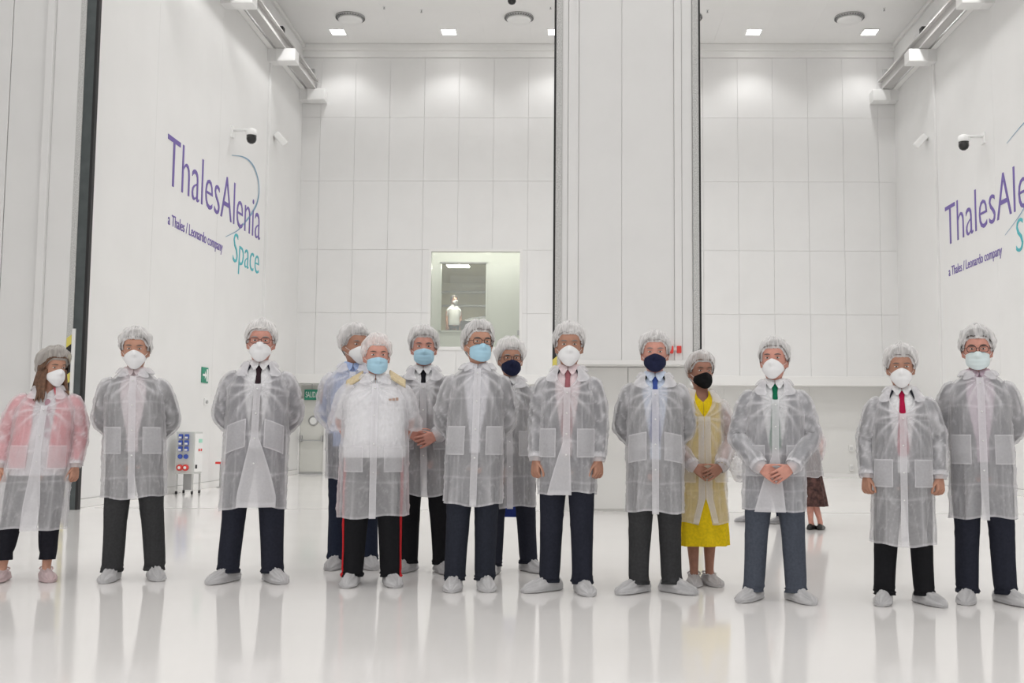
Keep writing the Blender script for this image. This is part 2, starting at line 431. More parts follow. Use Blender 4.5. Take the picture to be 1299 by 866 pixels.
logo(XL, -1, 16.90, 5.03, 'complete purple and teal lettering logo on the wall with the exit sign')
logo(XR, 1, 22.02, 4.94, 'purple lettering logo on the opposite wall, cropped by the frame')

# ------------------------------------------------------------------ door, signs
d = structure(empty('door_1', (-6.255, YLOW, 0)))
box('frame_head', -.335, .34, -.09, 0, 2.14, 2.22, M_TRIM, d); box('frame_post', -.335, -.30, -.09, 0, 0, 2.14, M_TRIM, d); box('frame_post', .28, .34, -.09, 0, 0, 2.14, M_TRIM, d)
M_DOOR = pmat('door_leaf', (.66, .66, .62), .4)
box('transom', -.30, .28, -.05, 0, 1.86, 2.14, M_DOOR, d); box('door_leaf', -.295, .275, -.06, 0, .05, 1.85, M_DOOR, d, .006)
box('threshold', -.30, .28, -.07, 0, 0, .05, M_GREY, d)
bm_obj('porthole_ring', bm_lathe(bmesh.new(), (.02, -.06, 1.28), [(.085, -.03), (.115, -.025), (.12, 0)], 28, 'Y'), M_GREY, d, True)
bm_obj('porthole_glass', bm_lathe(bmesh.new(), (.02, -.06, 1.28), [(.03, -.032), (.083, -.031)], 28, 'Y'), pmat('porthole_pane', (.85, .86, .84), .1), d)
bm = bmesh.new(); bm_cyl(bm, (-.26, -.14, .81), (.25, -.14, .81), .016, n=10); bm_box(bm, -.28, -.235, -.15, -.06, .78, .93, .008); bm_box(bm, .225, .27, -.15, -.06, .78, .93, .008)
bm_obj('push_bar', bm, M_GREY, d)
sg = tag(empty('exit_sign', (-6.27, YB + .36, 1.91)), 'green exit sign reading SALIDA hung above the door bar', 'sign')
bm_obj('board', bm_box(bmesh.new(), -.18, .18, 0, .02, -.125, .125), M_GREEN, sg)
text_mesh('lettering', 'SALIDA', .20, M_WHITE, sg, Matrix(((1,0,0,-.155),(0,0,-1,-.004),(0,1,0,-.065),(0,0,0,1))), sx=-.31, extrude=.002)
bm_obj('hanger', bm_cyl(bmesh.new(), (0, .01, .125), (0, .01, .26), .008, n=8), M_GREY, sg)

es = tag(empty('escape_route_sign', (XL + .013, 19.0, 2.03)), 'small green and white escape sign on the white side wall', 'sign')
bm_obj('board', bm_box(bmesh.new(), 0, .012, -.17, .17, -.14, .14), M_GREEN, es)
V = [(.016, -.13, .02), (.016, -.02, .02), (.016, -.02, .08), (.016, .06, 0), (.016, -.02, -.08), (.016, -.02, -.02), (.016, -.13, -.02)]
mesh_obj('arrow', V, [tuple(range(7))], M_WHITE, es, smooth=False)
bm_obj('pictogram', bm_box(bmesh.new(), .012, .016, .07, .14, -.11, .11), M_WHITE, es)
hk = tag(empty('wall_socket', (XL + .013, 19.05, 1.56)), 'tiny grey wall fitting under the escape sign', 'wall fitting')
bm_obj('plate', bm_box(bmesh.new(), 0, .03, -.05, .05, -.06, .06, .008), M_WHITE, hk)
bm_obj('knob', bm_cyl(bmesh.new(), (.03, 0, -.01), (.06, 0, -.01), .03, n=10), M_GREY, hk)

# wheeled socket board by the left wall
cb = tag(empty('power_board', (-6.30, 17.62, 0)), 'grey power socket board on casters with blue and red sockets', 'power board')
M_BOARD = pmat('board_grey', (.60, .61, .59), .45)
box('cabinet', -.17, .13, -.20, .20, .33, 1.02, M_BOARD, cb, .01)
for j in range(3):
    for i in range(2):
        x = -.085 + i * .10; z = .94 - j * .10
        s_ = bm_obj('socket', bm_box(bmesh.new(), x - .032, x + .032, -.25, -.20, z - .04, z + .04, .012), M_BLUE, cb)
        box('socket_lid', x - .022, x + .022, -.258, -.25, z - .03, z - .0, M_WHITE, s_)
for i in range(2):
    x = -.09 + i * .095
    bm_obj('round_socket', bm_lathe(bmesh.new(), (x, -.20, .615), [(.022, -.03), (.036, -.028), (.038, 0)], 20, 'Y'), M_BLUE, cb, True)
    o = bm_obj('red_socket', bm_lathe(bmesh.new(), (x, -.20, .435), [(.02, -.045), (.05, -.04), (.052, 0)], 20, 'Y'), M_RED, cb, True)
    bm_obj('contact_face', bm_lathe(bmesh.new(), (x, -.20, .435), [(.005, -.050), (.024, -.047)], 16, 'Y'), M_WHITE, o)
box('side_door', .13, .142, -.18, .18, .36, .99, M_WHITE, cb, .004)
for y in (-.02, .08): box('indicator', .142, .15, y, y + .05, 0.70, 0.74, M_RED, cb)
box('indicator', .142, .15, -.02, .13, .84, .90, pmat('pale_green', (.35, .7, .55), .5), cb)
box('latch', .142, .16, -.15, -.11, .42, .48, M_BLACK, cb)
box('back_plate', -.10, .04, .0, .02, .06, .33, M_GREY, cb)
for x in (-.15, .11):
    for y in (-.17, .17):
        l_ = bm_obj('leg', bm_box(bmesh.new(), x - .012, x + .012, y - .012, y + .012, .05, .33), M_STEEL, cb)
        bm_obj('caster', bm_cyl(bmesh.new(), (x - .012, y, .028), (x + .012, y, .028), .028, n=12), M_BLACK, l_)
st = tag(empty('floor_valve', (-6.40, 19.5, 0)), 'thin grey floor post with red crossbar beside the wall', 'valve post')
bm_obj('post', bm_cyl(bmesh.new(), (0, 0, 0), (0, 0, .44), .022, n=10), M_GREY, st)
bm_obj('foot_plate', bm_cyl(bmesh.new(), (0, 0, 0), (0, 0, .012), .07, n=16), M_GREY, st)
bm_obj('crossbar', bm_box(bmesh.new(), -.10, .10, -.03, .03, .43, .47, .01), M_RED, st)
for z, lab in ((.70, 'small white socket box higher up on the recessed back wall'), (.24, 'small white socket box low down on the recessed back wall')):
    r = tag(empty('socket_box', (6.72, YLOW - .012, z)), lab, 'socket box')
    bm_obj('housing', bm_box(bmesh.new(), -.05, .05, -.05, 0, -.08, .08, .01), M_TRIM, r); bm_obj('cover', bm_box(bmesh.new(), -.035, .035, -.056, -.05, -.05, .03), pmat('socket_cover', (.66, .66, .65), .5), r)
r = tag(empty('door_stop', (4.02, 25.55, 0)), 'small dark door stop on the floor by the recessed back wall', 'door stop')
bm_obj('block', bm_box(bmesh.new(), -.08, .08, -.05, .05, 0, .04, .01), M_BLACK, r); bm_obj('plate', bm_box(bmesh.new(), -.10, .10, -.07, .07, 0, .006), M_GREY, r)

# ------------------------------------------------------------------ the observation window and the rooms behind it
w1 = structure(empty('window_1', (0, YB, 0)))
for n_, a in (('window_frame', (WX0 - .015, WX0 + .05, -.012, .16, WZ0 - .01, WZ1 + .012)), ('window_frame', (WX1 - .05, WX1 + .015, -.012, .16, WZ0 - .01, WZ1 + .012)), ('window_frame', (WX0, WX1, -.010, .16, WZ1 - .05, WZ1 + .012)), ('window_frame', (WX0, WX1, -.02, .16, WZ0, WZ0 + .08))):
    box(n_, *a, M_TRIM, w1)
box('window_pane', WX0 + .05, WX1 - .05, .07, .08, WZ0 + .08, WZ1 - .05, M_GLASS, w1)
box('window_handle', WX1 - .09, WX1 - .05, -.03, 0, WZ0 + .36, WZ0 + .48, M_GREY, w1)
M_GAL = pmat('gallery_white', (.76, .77, .73), .5); M_OFF = pmat('office_cream', (.70, .66, .50), .6)
GY = 27.3
OX0, OX1, OZ0, OZ1 = -3.42, -2.18, 3.60, 5.42
gl = structure(wall_with_hole('wall_gallery', -6.0, 1.2, GY, GY + .12, 2.45, 6.3, OX0, OX1, OZ0, OZ1, M_GAL))
structure(box('floor_gallery', -6.0, 1.2, YB + .5, GY, 2.42, 2.47, M_GAL)); structure(box('ceiling_gallery', -6.0, 1.2, YB + .16, GY, 6.2, 6.3, M_GAL))
structure(box('wall_gallery_left', -6.05, -6.0, YB + .16, GY, 2.45, 6.3, M_GAL)); structure(box('wall_gallery_right', 1.2, 1.25, YB + .16, GY, 2.45, 6.3, M_GAL))
w2 = structure(empty('window_2', (0, GY, 0)))
for a in ((OX0, OX0 + .04, -.03, .1, OZ0, OZ1), (OX1 - .04, OX1, -.03, .1, OZ0, OZ1), (OX0, OX1, -.03, .1, OZ1 - .04, OZ1), (OX0, OX1, -.03, .1, OZ0, OZ0 + .04)): box('window_frame', *a, M_GREY if a[5] == OZ1 and a[4] > 5 else M_GAL, w2)
box('window_pane', OX0, OX1, .04, .05, OZ0, OZ1, M_GLASS, w2)
structure(box('floor_office', -5.5, .5, GY + .12, 32.5, 3.05, 3.1, M_GREY)); structure(box('ceiling_office', -5.5, .5, GY + .12, 32.5, 5.6, 5.7, M_OFF))
structure(box('wall_office_back', -5.5, .5, 32.5, 32.6, 3.1, 5.6, M_OFF)); structure(box('wall_office_left', -5.6, -5.5, GY + .12, 32.5, 3.1, 5.6, M_OFF)); structure(box('wall_office_right', .5, .6, GY + .12, 32.5, 3.1, 5.6, M_OFF))
structure(box('trim_8', -5.5, .5, 32.4, 32.5, 5.28, 5.34, M_GREY)); structure(box('trim_9', -5.5, .5, 32.4, 32.5, 4.86, 4.91, M_GREY))
ol = tag(empty('office_ceiling_lamp', (-3.12, 28.9, 5.6)), 'bright strip lamp on the ceiling of the room behind the window', 'ceiling lamp')
box('housing', -.32, .32, -.24, .24, -.03, 0, M_WHITE, ol); box('diffuser', -.29, .29, -.21, .21, -.04, -.03, pmat('strip_glow', (1, .97, .88), .5, emit=120.0), ol)
gp = tag(empty('gallery_lamp', (-2.3, 26.5, 6.195)), 'white ceiling lamp of the gallery behind the window', 'ceiling lamp')
box('housing', -1.9, 1.9, -.15, .15, -.06, -.002, M_WHITE, gp); box('diffuser', -1.85, 1.85, -.12, .12, -.07, -.06, pmat('gallery_glow', (1, 1, .93), .5, emit=22.0), gp)
dk = tag(empty('desk', (-2.68, 28.6, 3.1)), 'dark console desk in the room behind the window', 'desk')
M_DK = pmat('console_dark', (.10, .10, .11), .5)
box('desk_top', -.30, .75, -.3, .3, .86, .90, M_DK, dk); box('side_panel', -.30, -.26, -.3, .3, 0, .86, M_DK, dk); box('side_panel', .71, .75, -.3, .3, 0, .86, M_DK, dk); box('front_panel', -.26, .71, -.28, -.25, .1, .86, M_DK, dk)
mesh_obj('sloped_console', [(-.25, -.2, .90), (.70, -.2, .90), (.70, .2, .90), (-.25, .2, .90), (-.05, .05, 1.02), (.62, .05, 1.10), (.62, .2, 1.10), (-.05, .2, 1.02)], [(0,1,5,4),(1,2,6,5),(2,3,7,6),(3,0,4,7),(4,5,6,7)], M_DK, dk, smooth=False)
mn = tag(empty('equipment_cabinet', (-3.72, 28.6, 3.1)), 'dark equipment cabinet beside the visitor behind the window', 'cabinet')
box('cabinet_body', -.18, .16, -.25, .25, .02, 1.06, M_DK, mn, .01); box('cabinet_door', -.16, .14, -.262, -.25, .06, 1.02, M_GREY, mn); box('plinth', -.17, .15, -.22, .22, 0, .02, M_BLACK, mn)

# ------------------------------------------------------------------ numeric helpers for the figures
def _hash(ix, iy, iz, seed):
    h = (ix.astype(np.int64) * 374761393 + iy.astype(np.int64) * 668265263 + iz.astype(np.int64) * 1440662683 + seed * 974634101) & 0xffffffff
    h = ((h ^ (h >> 13)) * 1274126177) & 0xffffffff
    return ((h ^ (h >> 16)) & 0xffff) / 65535.0
def vnoise(P, seed=0):
    P = np.asarray(P, float); I = np.floor(P).astype(int); f = P - I; f = f * f * (3 - 2 * f)
    out = 0
    for dx in (0, 1):
        for dy in (0, 1):
            for dz in (0, 1):
                w = (f[..., 0] if dx else 1 - f[..., 0]) * (f[..., 1] if dy else 1 - f[..., 1]) * (f[..., 2] if dz else 1 - f[..., 2])
                out = out + w * _hash(I[..., 0] + dx, I[..., 1] + dy, I[..., 2] + dz, seed)
    return out
def ridge(P, seed, p=5): return (1 - np.abs(2 * vnoise(P, seed) - 1)) ** p
def sstep(x): x = np.clip(x, 0, 1); return x * x * (3 - 2 * x)
def gauss(x, s): return np.exp(-(x / s) ** 2)
class Table:
    def __init__(self, rows, smooth=9):
        rows = np.array(rows, float); self.z = np.linspace(rows[0, 0], rows[-1, 0], 300); self.c = []
        for k in range(1, rows.shape[1]):
            v = np.interp(self.z, rows[:, 0], rows[:, k])
            vp = np.pad(v, smooth, mode='edge'); ker = np.hanning(2 * smooth + 3)[1:-1]; ker /= ker.sum()
            self.c.append(np.convolve(vp, ker, 'valid'))
    def __call__(self, z, k): return np.interp(z, self.z, self.c[k])
COAT = Table([(.20, .205, .155), (.45, .203, .153), (.62, .200, .150), (.80, .200, .150), (.95, .202, .153), (1.10, .194, .148), (1.22, .194, .145), (1.32, .197, .138),
              (1.375, .188, .125), (1.415, .160, .108), (1.445, .125, .094), (1.475, .094, .082), (1.52, .074, .074)], 4)
BODY = Table([(.80, .150, .100), (.93, .165, .115), (1.02, .155, .108), (1.10, .142, .10), (1.22, .150, .105), (1.32, .155, .098), (1.38, .135, .078), (1.42, .095, .062), (1.45, .068, .054), (1.48, .059, .053), (1.53, .055, .055)], 4)

def grid_faces(n, m, wrap=False):
    """n rows of m points; wrap closes each row"""
    F = []
    for i in range(n - 1):
        for j in range(m if wrap else m - 1):
            a = i * m + j; b = i * m + (j + 1) % m
            F.append((a, b, b + m, a + m))
    return F

def catmull(P, n):
    P = np.asarray(P, float); k = len(P)
    Q = np.vstack([2 * P[0] - P[1], P, 2 * P[-1] - P[-2]])
    t = np.linspace(0, k - 1, n); i = np.minimum(t.astype(int), k - 2); f = (t - i)[:, None]
    p0, p1, p2, p3 = Q[i], Q[i + 1], Q[i + 2], Q[i + 3]
    return .5 * (2 * p1 + (p2 - p0) * f + (2 * p0 - 5 * p1 + 4 * p2 - p3) * f ** 2 + (3 * p1 - p0 - 3 * p2 + p3) * f ** 3)

def tube_grid(path, radii, n, m, ref=(0, -1, 0), flat=1.0):
    """rings of m points swept along a smoothed path; returns (n,m,3), angles, tangents"""
    C = catmull(path, n); R_ = np.interp(np.linspace(0, 1, n), np.linspace(0, 1, len(radii)), radii)
    T = np.gradient(C, axis=0); T /= np.linalg.norm(T, axis=1)[:, None]
    ref = np.array(ref, float)
    A = ref - (T @ ref)[:, None] * T; A /= np.linalg.norm(A, axis=1)[:, None]
    B = np.cross(T, A)
    th = np.linspace(0, 2 * PI, m, False)
    G = C[:, None] + R_[:, None, None] * (np.cos(th)[None, :, None] * A[:, None] + flat * np.sin(th)[None, :, None] * B[:, None])
    N = np.cos(th)[None, :, None] * A[:, None] + np.sin(th)[None, :, None] * B[:, None]
    return G, N, th

# ------------------------------------------------------------------ arm poses (figure 1.75 m tall; side = +1 is the figure's left, at +x)
def arm_pose(kind, side, g=1.0, spread=0.0):
    if kind == 'side':
        S, E, W = (.170, .0, 1.365), (.208, .035, 1.115), (.212, -.035, .875); d = (.02, -.16, -1); o = (.80, -.60, 0); t = (-.60, -.78, .1)
        curl = (.75, 1.05, .7)
    elif kind == 'back':
        S, E, W = (.170, .01, 1.365), (.222, .105, 1.125), (.110, .205, .975); d = (-1, .10, -.25); o = (.1, -1, .2); t = (.1, .2, 1); curl = (.4, .5, .4)
    elif kind == 'front':
        S, E, W = (.170, .0, 1.365), (.232, .015, 1.10), (.105, -.215, .905); d = (-.80, -.10, -.50); o = (0, -1, .25); t = (-.45, -.1, .75); curl = (.35, .45, .35)
        if side > 0: W = (.105, -.245, .905)
    elif kind == 'belly':
        S, E, W = (.170, .0, 1.365), (.225, .03, 1.11), (.095, -.20, 1.00); d = (-.85, -.12, -.35); o = (0, -1, .2); t = (-.35, -.1, .8); curl = (.4, .5, .4)
        if side > 0: W = (.095, -.235, .985)
    f = lambda v: np.array((v[0] * side, v[1], v[2]), float)
    k = .16 * (g - 1) + spread
    E = (E[0] + k, E[1], E[2])
    if kind == 'side': W = (W[0] + k, W[1], W[2])
    return f(S), f(E), f(W), f(d), f(o), f(t), curl

# ------------------------------------------------------------------ the body: one continuous low cage, smoothed
def ortho(d, o):
    d = d / np.linalg.norm(d); o = o - d * (o @ d); o = o / np.linalg.norm(o)
    return d, o

def body_cage(poses, feet, hipx=.088, heel=0.0, toe=(0, 0), g=1.0, spread=0.0):
    V, F = [], []
    def add(p): V.append(np.asarray(p, float)); return len(V) - 1
    n = 16; th = np.arange(n) / n * 2 * PI
    rings = []
    zs = [.86, .93, 1.0, 1.08, 1.16, 1.24, 1.295, 1.335, 1.375, 1.41, 1.435, 1.46]
    for z in zs:
        a, b = BODY(z, 0), BODY(z, 1)
        rings.append([add((a * np.sin(t), -b * np.cos(t), z)) for t in th])
    zc = 1.512; hs = 1.09
    head = [(-.045, .056, -.048, .062), (-.012, .054, -.050, .068), (.002, .050, -.080, .074), (.020, .060, -.090, .080), (.050, .0675, -.0925, .088), (.080, .0725, -.093, .098),
            (.110, .0755, -.092, .103), (.140, .077, -.093, .105), (.168, .075, -.086, .100), (.192, .066, -.068, .086), (.210, .050, -.045, .064), (.221, .028, -.020, .036)]
    head = [(dz * hs if dz > 0 else dz, a * (hs if dz > 0 else 1.04), yf * (hs if dz > 0 else 1.02), yb * (hs if dz > 0 else 1.02)) for dz, a, yf, yb in head]
    for dz, a, yf, yb in head:
        c, b = (yf + yb) / 2, (yb - yf) / 2
        rings.append([add((a * np.sign(np.sin(t)) * abs(np.sin(t)) ** .9, c - b * np.cos(t), zc + dz)) for t in th])
    top = add((0, .006, zc + .2265 * hs))
    hole_rows = (7, 8, 9)                     # faces between rings 7-8, 8-9, 9-10
    for r in range(len(rings) - 1):
        for j in range(n):
            if r in hole_rows and j in (3, 4, 11, 12): continue
            F.append((rings[r][j], rings[r][(j + 1) % n], rings[r + 1][(j + 1) % n], rings[r + 1][j]))
    for j in range(n): F.append((rings[-1][j], rings[-1][(j + 1) % n], top))
    # legs
    ym = [.055, .0, -.055]
    crotch = [add((0, y, .815)) for y in ym]   # back to front
    for side in (1, -1):
        seq = [rings[0][j % n] for j in (range(0, 9) if side > 0 else range(16, 7, -1))] + crotch
        foot = np.array(feet[0 if side < 0 else 1], float)
        hip = np.array((hipx * side, 0)); kn = hip * .45 + foot * .55 + np.array((0, -.012))
        stations = [(.74, hip * .88 + foot * .12, .082, .088), (.62, hip * .65 + foot * .35, .072, .078), (.50, kn, .056, .062), (.46, kn, .054, .058), (.36, hip * .25 + foot * .75 + np.array((0, .012)), .054, .058),
                    (.24, hip * .1 + foot * .9 + np.array((0, .008)), .044, .047), (.13, foot, .034, .037), (.09, foot, .034, .040)]
        prev = seq
        for z, c, ra, rb in stations:
            ring = []
            for k in range(12):
                ph = math.radians(-30 + 30 * k)
                ring.append(add((c[0] + side * ra * math.sin(ph), c[1] - rb * math.cos(ph), z + heel)))
            for k in range(12): F.append((prev[k], prev[(k + 1) % 12], ring[(k + 1) % 12], ring[k]))
            prev = ring
        for z, w, yf, yb in ((.05, .032, -.10, .045), (.02, .034, -.15, .05)):
            ring = []
            for k in range(12):
                ph = math.radians(-30 + 30 * k); c, b = (yf + yb) / 2, (yb - yf) / 2
                fx, fy = side * w * math.sin(ph), c - b * math.cos(ph); ta = math.radians(toe[0 if side < 0 else 1]) * side
                ring.append(add((foot[0] + fx * math.cos(ta) - fy * math.sin(ta), foot[1] + fx * math.sin(ta) + fy * math.cos(ta), z)))
            for k in range(12): F.append((prev[k], prev[(k + 1) % 12], ring[(k + 1) % 12], ring[k]))
            prev = ring
        F.append(tuple(prev))
    # arms and hands
    for side, kind in ((1, poses[1]), (-1, poses[0])):
        S, E, W, d, o, t, curl = arm_pose(kind, side, g, spread)
        J = (lambda j: j) if side > 0 else (lambda j: (16 - j) % 16)
        r = 7
        order = [(r+1, 3), (r, 3), (r, 4), (r, 5), (r+1, 5), (r+2, 5), (r+3, 5), (r+3, 4), (r+3, 3), (r+2, 3)]
        prev = [rings[a][J(b)] for a, b in order]
        C = catmull([S, (S + E) / 2 + np.array((.008 * side, .0, 0)), E, (E + W) / 2, W], 9)
        T = np.gradient(C, axis=0)
        R_ = [.052, .049, .046, .043, .040, .042, .040, .034, .027]
        o0, t0 = np.array((side, 0., 0.)), np.array((0., -1., 0.))
        for i in range(1, 9):
            f = sstep(np.array(i / 8.0)); dd, tt = ortho(T[i], t0 * (1 - f) + t * f)
            oo = np.cross(dd, tt); oo = oo if oo @ (o0 * (1 - f) + o * f) > 0 else -oo
            ring = []
            for k in range(10):
                ps = math.radians(18 + 36 * k); fl = 1.0 - .22 * float(sstep((i - 5) / 3.0)) ; fw_ = 1.0 + .12 * float(sstep((i - 5) / 3.0))
                ring.append(add(C[i] + R_[i] * (math.cos(ps) * tt * fw_ - math.sin(ps) * oo * fl)))
            for k in range(10): F.append((prev[k], prev[(k + 1) % 10], ring[(k + 1) % 10], ring[k]))
            prev = ring
        d, t = ortho(d, t); oo = np.cross(d, t); o = oo if oo @ o > 0 else -oo
        prings = [prev]
        for dist, hw, ht in ((.022, .035, .018), (.058, .044, .018), (.094, .046, .016)):
            c = W + d * dist; ring = []
            for k in range(5): ring.append(add(c + t * (hw * (1 - k / 2)) - o * ht))
            for k in range(5): ring.append(add(c + t * (hw * (-1 + k / 2)) + o * ht))
            for k in range(10):
                if len(prings) == 2 and k == 9: continue        # thumb opening
                F.append((prev[k], prev[(k + 1) % 10], ring[(k + 1) % 10], ring[k]))
            prev = ring; prings.append(ring)
        K = prings[-1]
        def chain(quad, dirs, lens, axis, bends, sc):
            q = list(quad); c = np.mean([V[i] for i in q], 0); rel = [V[i] - c for i in q]; dv = dirs.copy()
            for L, bnd, s_ in zip(lens, bends, sc):
                M_ = np.array(Matrix.Rotation(bnd, 3, Vector(axis)))
                dv = M_ @ dv; rel = [M_ @ x for x in rel]; c = c + dv * L
                nq = [add(c + x * s_) for x in rel]
                for k in range(4): F.append((q[k], q[(k + 1) % 4], nq[(k + 1) % 4], nq[k]))
                q = nq
            F.append(tuple(q))
        ax = np.cross(d, -o); ax /= np.linalg.norm(ax)           # bending d towards the palm (-o)
        for i, (L, sp) in enumerate(((.074, .10), (.083, .03), (.076, -.04), (.060, -.12))):
            quad = (K[i], K[i + 1], K[9 - i - 1], K[9 - i])
            dv = d + t * sp; dv /= np.linalg.norm(dv)
            chain(quad, dv, (L * .12, L * .36, L * .28, L * .24), ax, (0, curl[0], curl[1], curl[2]), (.86, .84, .80, .62))
        q = (prings[1][0], prings[2][0], prings[2][9], prings[1][9])
        dv = t * .75 + d * .75 - o * .25; dv /= np.linalg.norm(dv)
        chain(q, dv, (.018, .034, .028, .020), np.cross(dv, d) / np.linalg.norm(np.cross(dv, d)), (0, .25, .25, .2), (.80, .62, .55, .42))
    return V, F

def sculpt_head(P):
    """nose, sockets, brow, cheeks and ears pushed out of the smooth head; P in head space (origin at chin level)"""
    x, y, z = P[:, 0], P[:, 1], P[:, 2]
    front = sstep((-.02 - y) / .03)
    nose = np.clip((.118 - z) / .055, 0, 1) * sstep((z - .048) / .014)
    y -= front * .024 * nose * gauss(x, .0125)
    y += front * .0085 * (gauss(np.abs(x) - .032, .017) * gauss(z - .112, .014))
    y -= front * .004 * gauss(np.abs(x) - .03, .02) * gauss(z - .134, .008)
    y -= front * .003 * gauss(np.abs(x) - .042, .018) * gauss(z - .083, .016)
    y += front * .003 * gauss(x, .03) * gauss(z - .040, .006)
    for s_ in (1, -1):
        m = (np.sign(x) == s_) * sstep((np.abs(x) - .05) / .012)
        e = ((y - .012 - (z - .09) * .25) / .020) ** 2 + ((z - .093) / .034) ** 2
        bump = m * sstep((1.25 - e) / .5)
        x += s_ * .020 * bump; y += .010 * bump
        x -= s_ * .007 * m * np.exp(-e * 3)
    return np.stack([x, y, z], 1)

SKIN = {}
def skin_mat(name, col):
    return pmat('skin_' + name, col, rough=.5, spec=.35, noise=.10, nscale=28, bump=.08, bscale=180)
M_EYEW = pmat('eye_white', (.70, .66, .62), .3); M_IRIS = pmat('eye_iris', (.035, .022, .018), .2)

def smooth_mesh(V, F, level=2):
    me = bpy.data.meshes.new('cage'); me.from_pydata([tuple(v) for v in V], [], F)
    bm = bmesh.new(); bm.from_mesh(me); bmesh.ops.recalc_face_normals(bm, faces=bm.faces[:]); bm.to_mesh(me); bm.free()
    o = bpy.data.objects.new('cage', me); COL.objects.link(o)
    md = o.modifiers.new('s', 'SUBSURF'); md.levels = level; md.render_levels = level
    dg = bpy.context.evaluated_depsgraph_get()
    out = bpy.data.meshes.new_from_object(o.evaluated_get(dg))
    bpy.data.objects.remove(o); bpy.data.meshes.remove(me)
    return out

SH_COAT = sheer('nonwoven_coat', .42, .48)
SH_DENSE = sheer('nonwoven_doubled', .56, .35)
SH_NET = sheer('hairnet_mesh', .38, .50, (.93, .915, .915))
SH_SHOE = sheer('shoe_cover_film', .70, .3, (.80, .79, .80))
SH_SHOEP = sheer('shoe_cover_pink', .74, .3, (.80, .66, .67))

